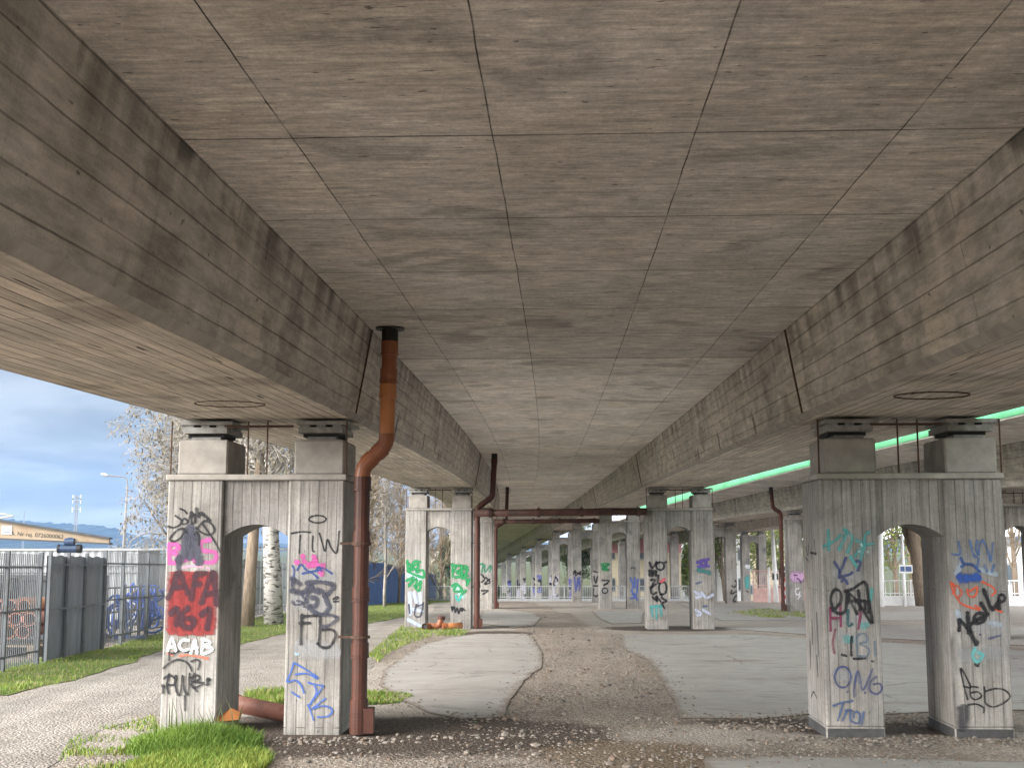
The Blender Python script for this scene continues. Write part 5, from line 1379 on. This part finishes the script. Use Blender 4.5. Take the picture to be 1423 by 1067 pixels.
def block(name, label, cat, x0, x1, y, dep, h, wall, win, nx, nz, band=None, wz=.3, zb=None):
    g = G(y) if zb is None else zb; root = thing(name, label, cat, ((x0 + x1) / 2, y, g)); w = (x1 - x0) / 2
    mb = MB(); mb.box(-w, w, 0, dep, -.3, h); mb.build('wall', wall, root)
    mb = MB(); mb.box(-w - .2, w + .2, -.2, dep + .2, h, h + .35); mb.build('roof', band or M_wall, root)
    if band:
        mb = MB(); mb.box(-w - .05, w + .05, -.12, -.003, h * .70, h * .96); mb.build('fascia', band, root)
    cw = 2 * w / nx; ch = h * .9 / nz
    k = 0
    for i in range(nx):
        for j in range(nz):
            if k >= 96: continue
            x = -w + cw * (i + .5); z = ch * (j + .55); k += 1
            mb = MB(); mb.box(x - cw * .24, x + cw * .24, -.03, .02, z - ch * .22, z + ch * .22); f = mb.build('window', M_palef, root)
            mb = MB(); mb.box(x - cw * .2, x + cw * .2, -.045, -.032, z - ch * .17, z + ch * .17); mb.build('pane', win, f)
    return root
M_pane = plain('window_glass', (0.10, 0.12, 0.14), .12, .6)
M_pale = plain('pale_render', (0.62, 0.66, 0.68), .9, var=.06)
M_cream = plain('cream_render', (0.68, 0.60, 0.44), .9, var=.06)
M_pinkf = plain('pink_fascia', (0.60, 0.28, 0.30), .7, var=.08)
M_ochre = plain('ochre_render', (0.52, 0.45, 0.33), .9, var=.06)
block('apartment_block', 'pale many windowed apartment block between the second right pier legs', 'building', 19.5, 26.5, 150, 10, 17, M_pale, M_pane, 6, 7)
block('shop_building', 'cream building with a pink red band under its roof', 'building', 9.5, 17.5, 128, 9, 7.2, M_cream, M_pane, 5, 2, M_pinkf)
block('ochre_house', 'ochre house glimpsed through the teal tagged pier arch', 'building', 24.0, 30.5, 138, 9, 9, M_ochre, M_pane, 4, 3)
block('white_house', 'white low building between the outer second viaduct piers', 'building', 19.0, 21.3, 112, 8, 9, M_white, M_pane, 2, 3)
block('blue_banded_hall', 'white hall with a blue band past the right edge of the nearest pier', 'building', 40, 64, 104, 14, 4.6, M_white, M_pane, 7, 1)
# pale pink fence panel and hedge by the road
railing('mesh_fence', 'pinkish mesh fence behind the banded post', [(15.6, 80.0), (19.0, 79.5)], 2.0, .12, plain('pink_mesh', (0.50, 0.33, 0.31), .8), wall=.9)

# ------------------------------------------------------------------ hills
def hills():
    sky = [(-2600, 60), (-1400, 46), (-900, 40), (-618, 27.0), (-575, 24.0), (-540, 21), (-510, 21.5), (-480, 15.0), (-458, 8), (-420, 2), (-300, -2), (0, -1), (500, 4), (1200, 20), (2600, 30)]
    D = 1500.0; mb = MB(); n = 520; rnd = random.Random(8); vs = []; rows = 7
    for i in range(n + 1):
        x = -2600 + 5200 * i / n if i < 0 else None
    xs = [-2600 + k * 40 for k in range(40)] + [-1000 + k * 2.5 for k in range(340)] + [-150 + k * 55 for k in range(51)]
    for x in xs:
        for a, b in zip(sky, sky[1:]):
            if a[0] <= x <= b[0]: h = a[1] + (b[1] - a[1]) * (x - a[0]) / (b[0] - a[0]); break
        for j in range(rows):
            t = j / (rows - 1); y = D - 500 + 500 * t
            z = G(150) + (h + CAMZ - G(150)) * t ** 1.2
            if j == rows - 1: z += rnd.uniform(-.4, 1.1) + (1.6 if rnd.random() < .12 else 0)
            elif j: z += rnd.uniform(-.8, .8)
            vs.append((x, y, z))
    fs = [(i * rows + j, (i + 1) * rows + j, (i + 1) * rows + j + 1, i * rows + j + 1) for i in range(len(xs) - 1) for j in range(rows - 1)]
    mb.add(vs, fs)
    o = mb.build('hills', plain('forest_slope', (0.012, 0.019, 0.012), .95, var=.5, scale=.05), smooth=False)
    tag(o, kind='structure')
hills()

# ------------------------------------------------------------------ haze
def haze():
    mb = MB(); mb.box(-3300, 3300, -300, 1700, G(150) - 1.5, 90)
    m = bpy.data.materials.new('air'); m.use_nodes = True; nt = m.node_tree; nt.nodes.clear()
    out = nt.nodes.new('ShaderNodeOutputMaterial'); v = nt.nodes.new('ShaderNodeVolumePrincipled')
    v.inputs['Color'].default_value = (0.30, 0.55, 1.0, 1); v.inputs['Density'].default_value = 0.00020; v.inputs['Anisotropy'].default_value = 0.0
    nt.links.new(v.outputs[0], out.inputs['Volume'])
    o = mb.build('haze', m); tag(o, 'thin bluish haze in the air over the valley', 'haze', kind='stuff')
HAZE = True
if HAZE: haze()

# ------------------------------------------------------------------ camera, sky, sun
sc = bpy.context.scene
cam = bpy.data.cameras.new('Camera'); co = bpy.data.objects.new('Camera', cam); C.objects.link(co)
co.location = (0, 0, CAMZ); co.rotation_euler = (R(90) + PITCH, 0, 0)
cam.sensor_width = 36; cam.lens = 36 * F / 1423; cam.clip_start = .05; cam.clip_end = 9000
sc.camera = co

SUN_EL, SUN_AZ = R(25), R(238)          # azimuth measured clockwise from +Y
w = bpy.data.worlds.new('World'); sc.world = w; w.use_nodes = True
nt = w.node_tree; nt.nodes.clear()
W = Mat.__new__(Mat); W.nt = nt; W._tc = None
out = nt.nodes.new('ShaderNodeOutputWorld')
sky = W.n('TexSky', sky_type='NISHITA'); sky.sun_disc = False; sky.sun_elevation = SUN_EL; sky.sun_rotation = SUN_AZ; sky.air_density = 1.2; sky.dust_density = 2.0
gen = W.tc('Generated')
sep = W.n('SeparateXYZ', {0: gen})
# cloud deck: noise over the direction flattened towards the horizon
den = W.ma('MAXIMUM', W.ma('ADD', sep.outputs['Z'], .12), .05)
uvx = W.ma('DIVIDE', sep.outputs['X'], den); uvy = W.ma('DIVIDE', sep.outputs['Y'], den)
vec = W.n('CombineXYZ', {0: uvx, 1: uvy, 2: 0.0})
n1 = W.noise(vec, .9, 6, .55, .3); n2 = W.noise(vec, .28, 4, .5)
cl = W.rng(W.ma('ADD', W.ma('MULTIPLY', n1, .6), W.ma('MULTIPLY', n2, .5)), .38, .72, 0, 1, True)
# cloud brightness: a dark grey blue bank low in the left-front quarter, bright elsewhere
dl = W.n('VectorMath', {0: gen, 1: Vector((-.55, .83, .10)).normalized()}, operation='DOT_PRODUCT').outputs['Value']
bank = W.rng(dl, .62, .86, 0, 1, True)
bright = W.mix(cl, (4.3, 4.5, 4.8), (6.4, 6.25, 6.0))
dark = W.mix(W.rng(n1, .36, .66, 0, 1, True), (0.46, 0.525, 0.62), (0.88, 0.955, 1.06))
cloud = W.mix(bank, bright, dark)
hz = W.rng(sep.outputs['Z'], 0.0, 0.75, 1.9, 0.45)
bright = W.scale(bright, hz)
cloud = W.mix(bank, bright, dark)
col = W.mix(.97, sky.outputs[0], cloud)
bg = W.n('Background', {'Color': col, 'Strength': .10})
nt.links.new(bg.outputs[0], out.inputs[0])

sl_ = bpy.data.lights.new('Sun', 'SUN'); sl_.energy = 1.55; sl_.angle = R(45); sl_.color = (1.0, .95, .88)
so = bpy.data.objects.new('Sun', sl_); C.objects.link(so)
d = Vector((math.sin(SUN_AZ) * math.cos(SUN_EL), math.cos(SUN_AZ) * math.cos(SUN_EL), math.sin(SUN_EL)))
so.rotation_euler = d.to_track_quat('Z', 'Y').to_euler(); so.location = d * 60

vs_ = sc.view_settings; vs_.view_transform = 'Standard'; vs_.look = 'None'; vs_.exposure = 2.75; vs_.gamma = 1.0; vs_.use_curve_mapping = False
cy = sc.cycles; cy.max_bounces = 9; cy.diffuse_bounces = 8; cy.glossy_bounces = 2; cy.transmission_bounces = 3; cy.transparent_max_bounces = 24; cy.volume_bounces = 1
cy.use_denoising = True
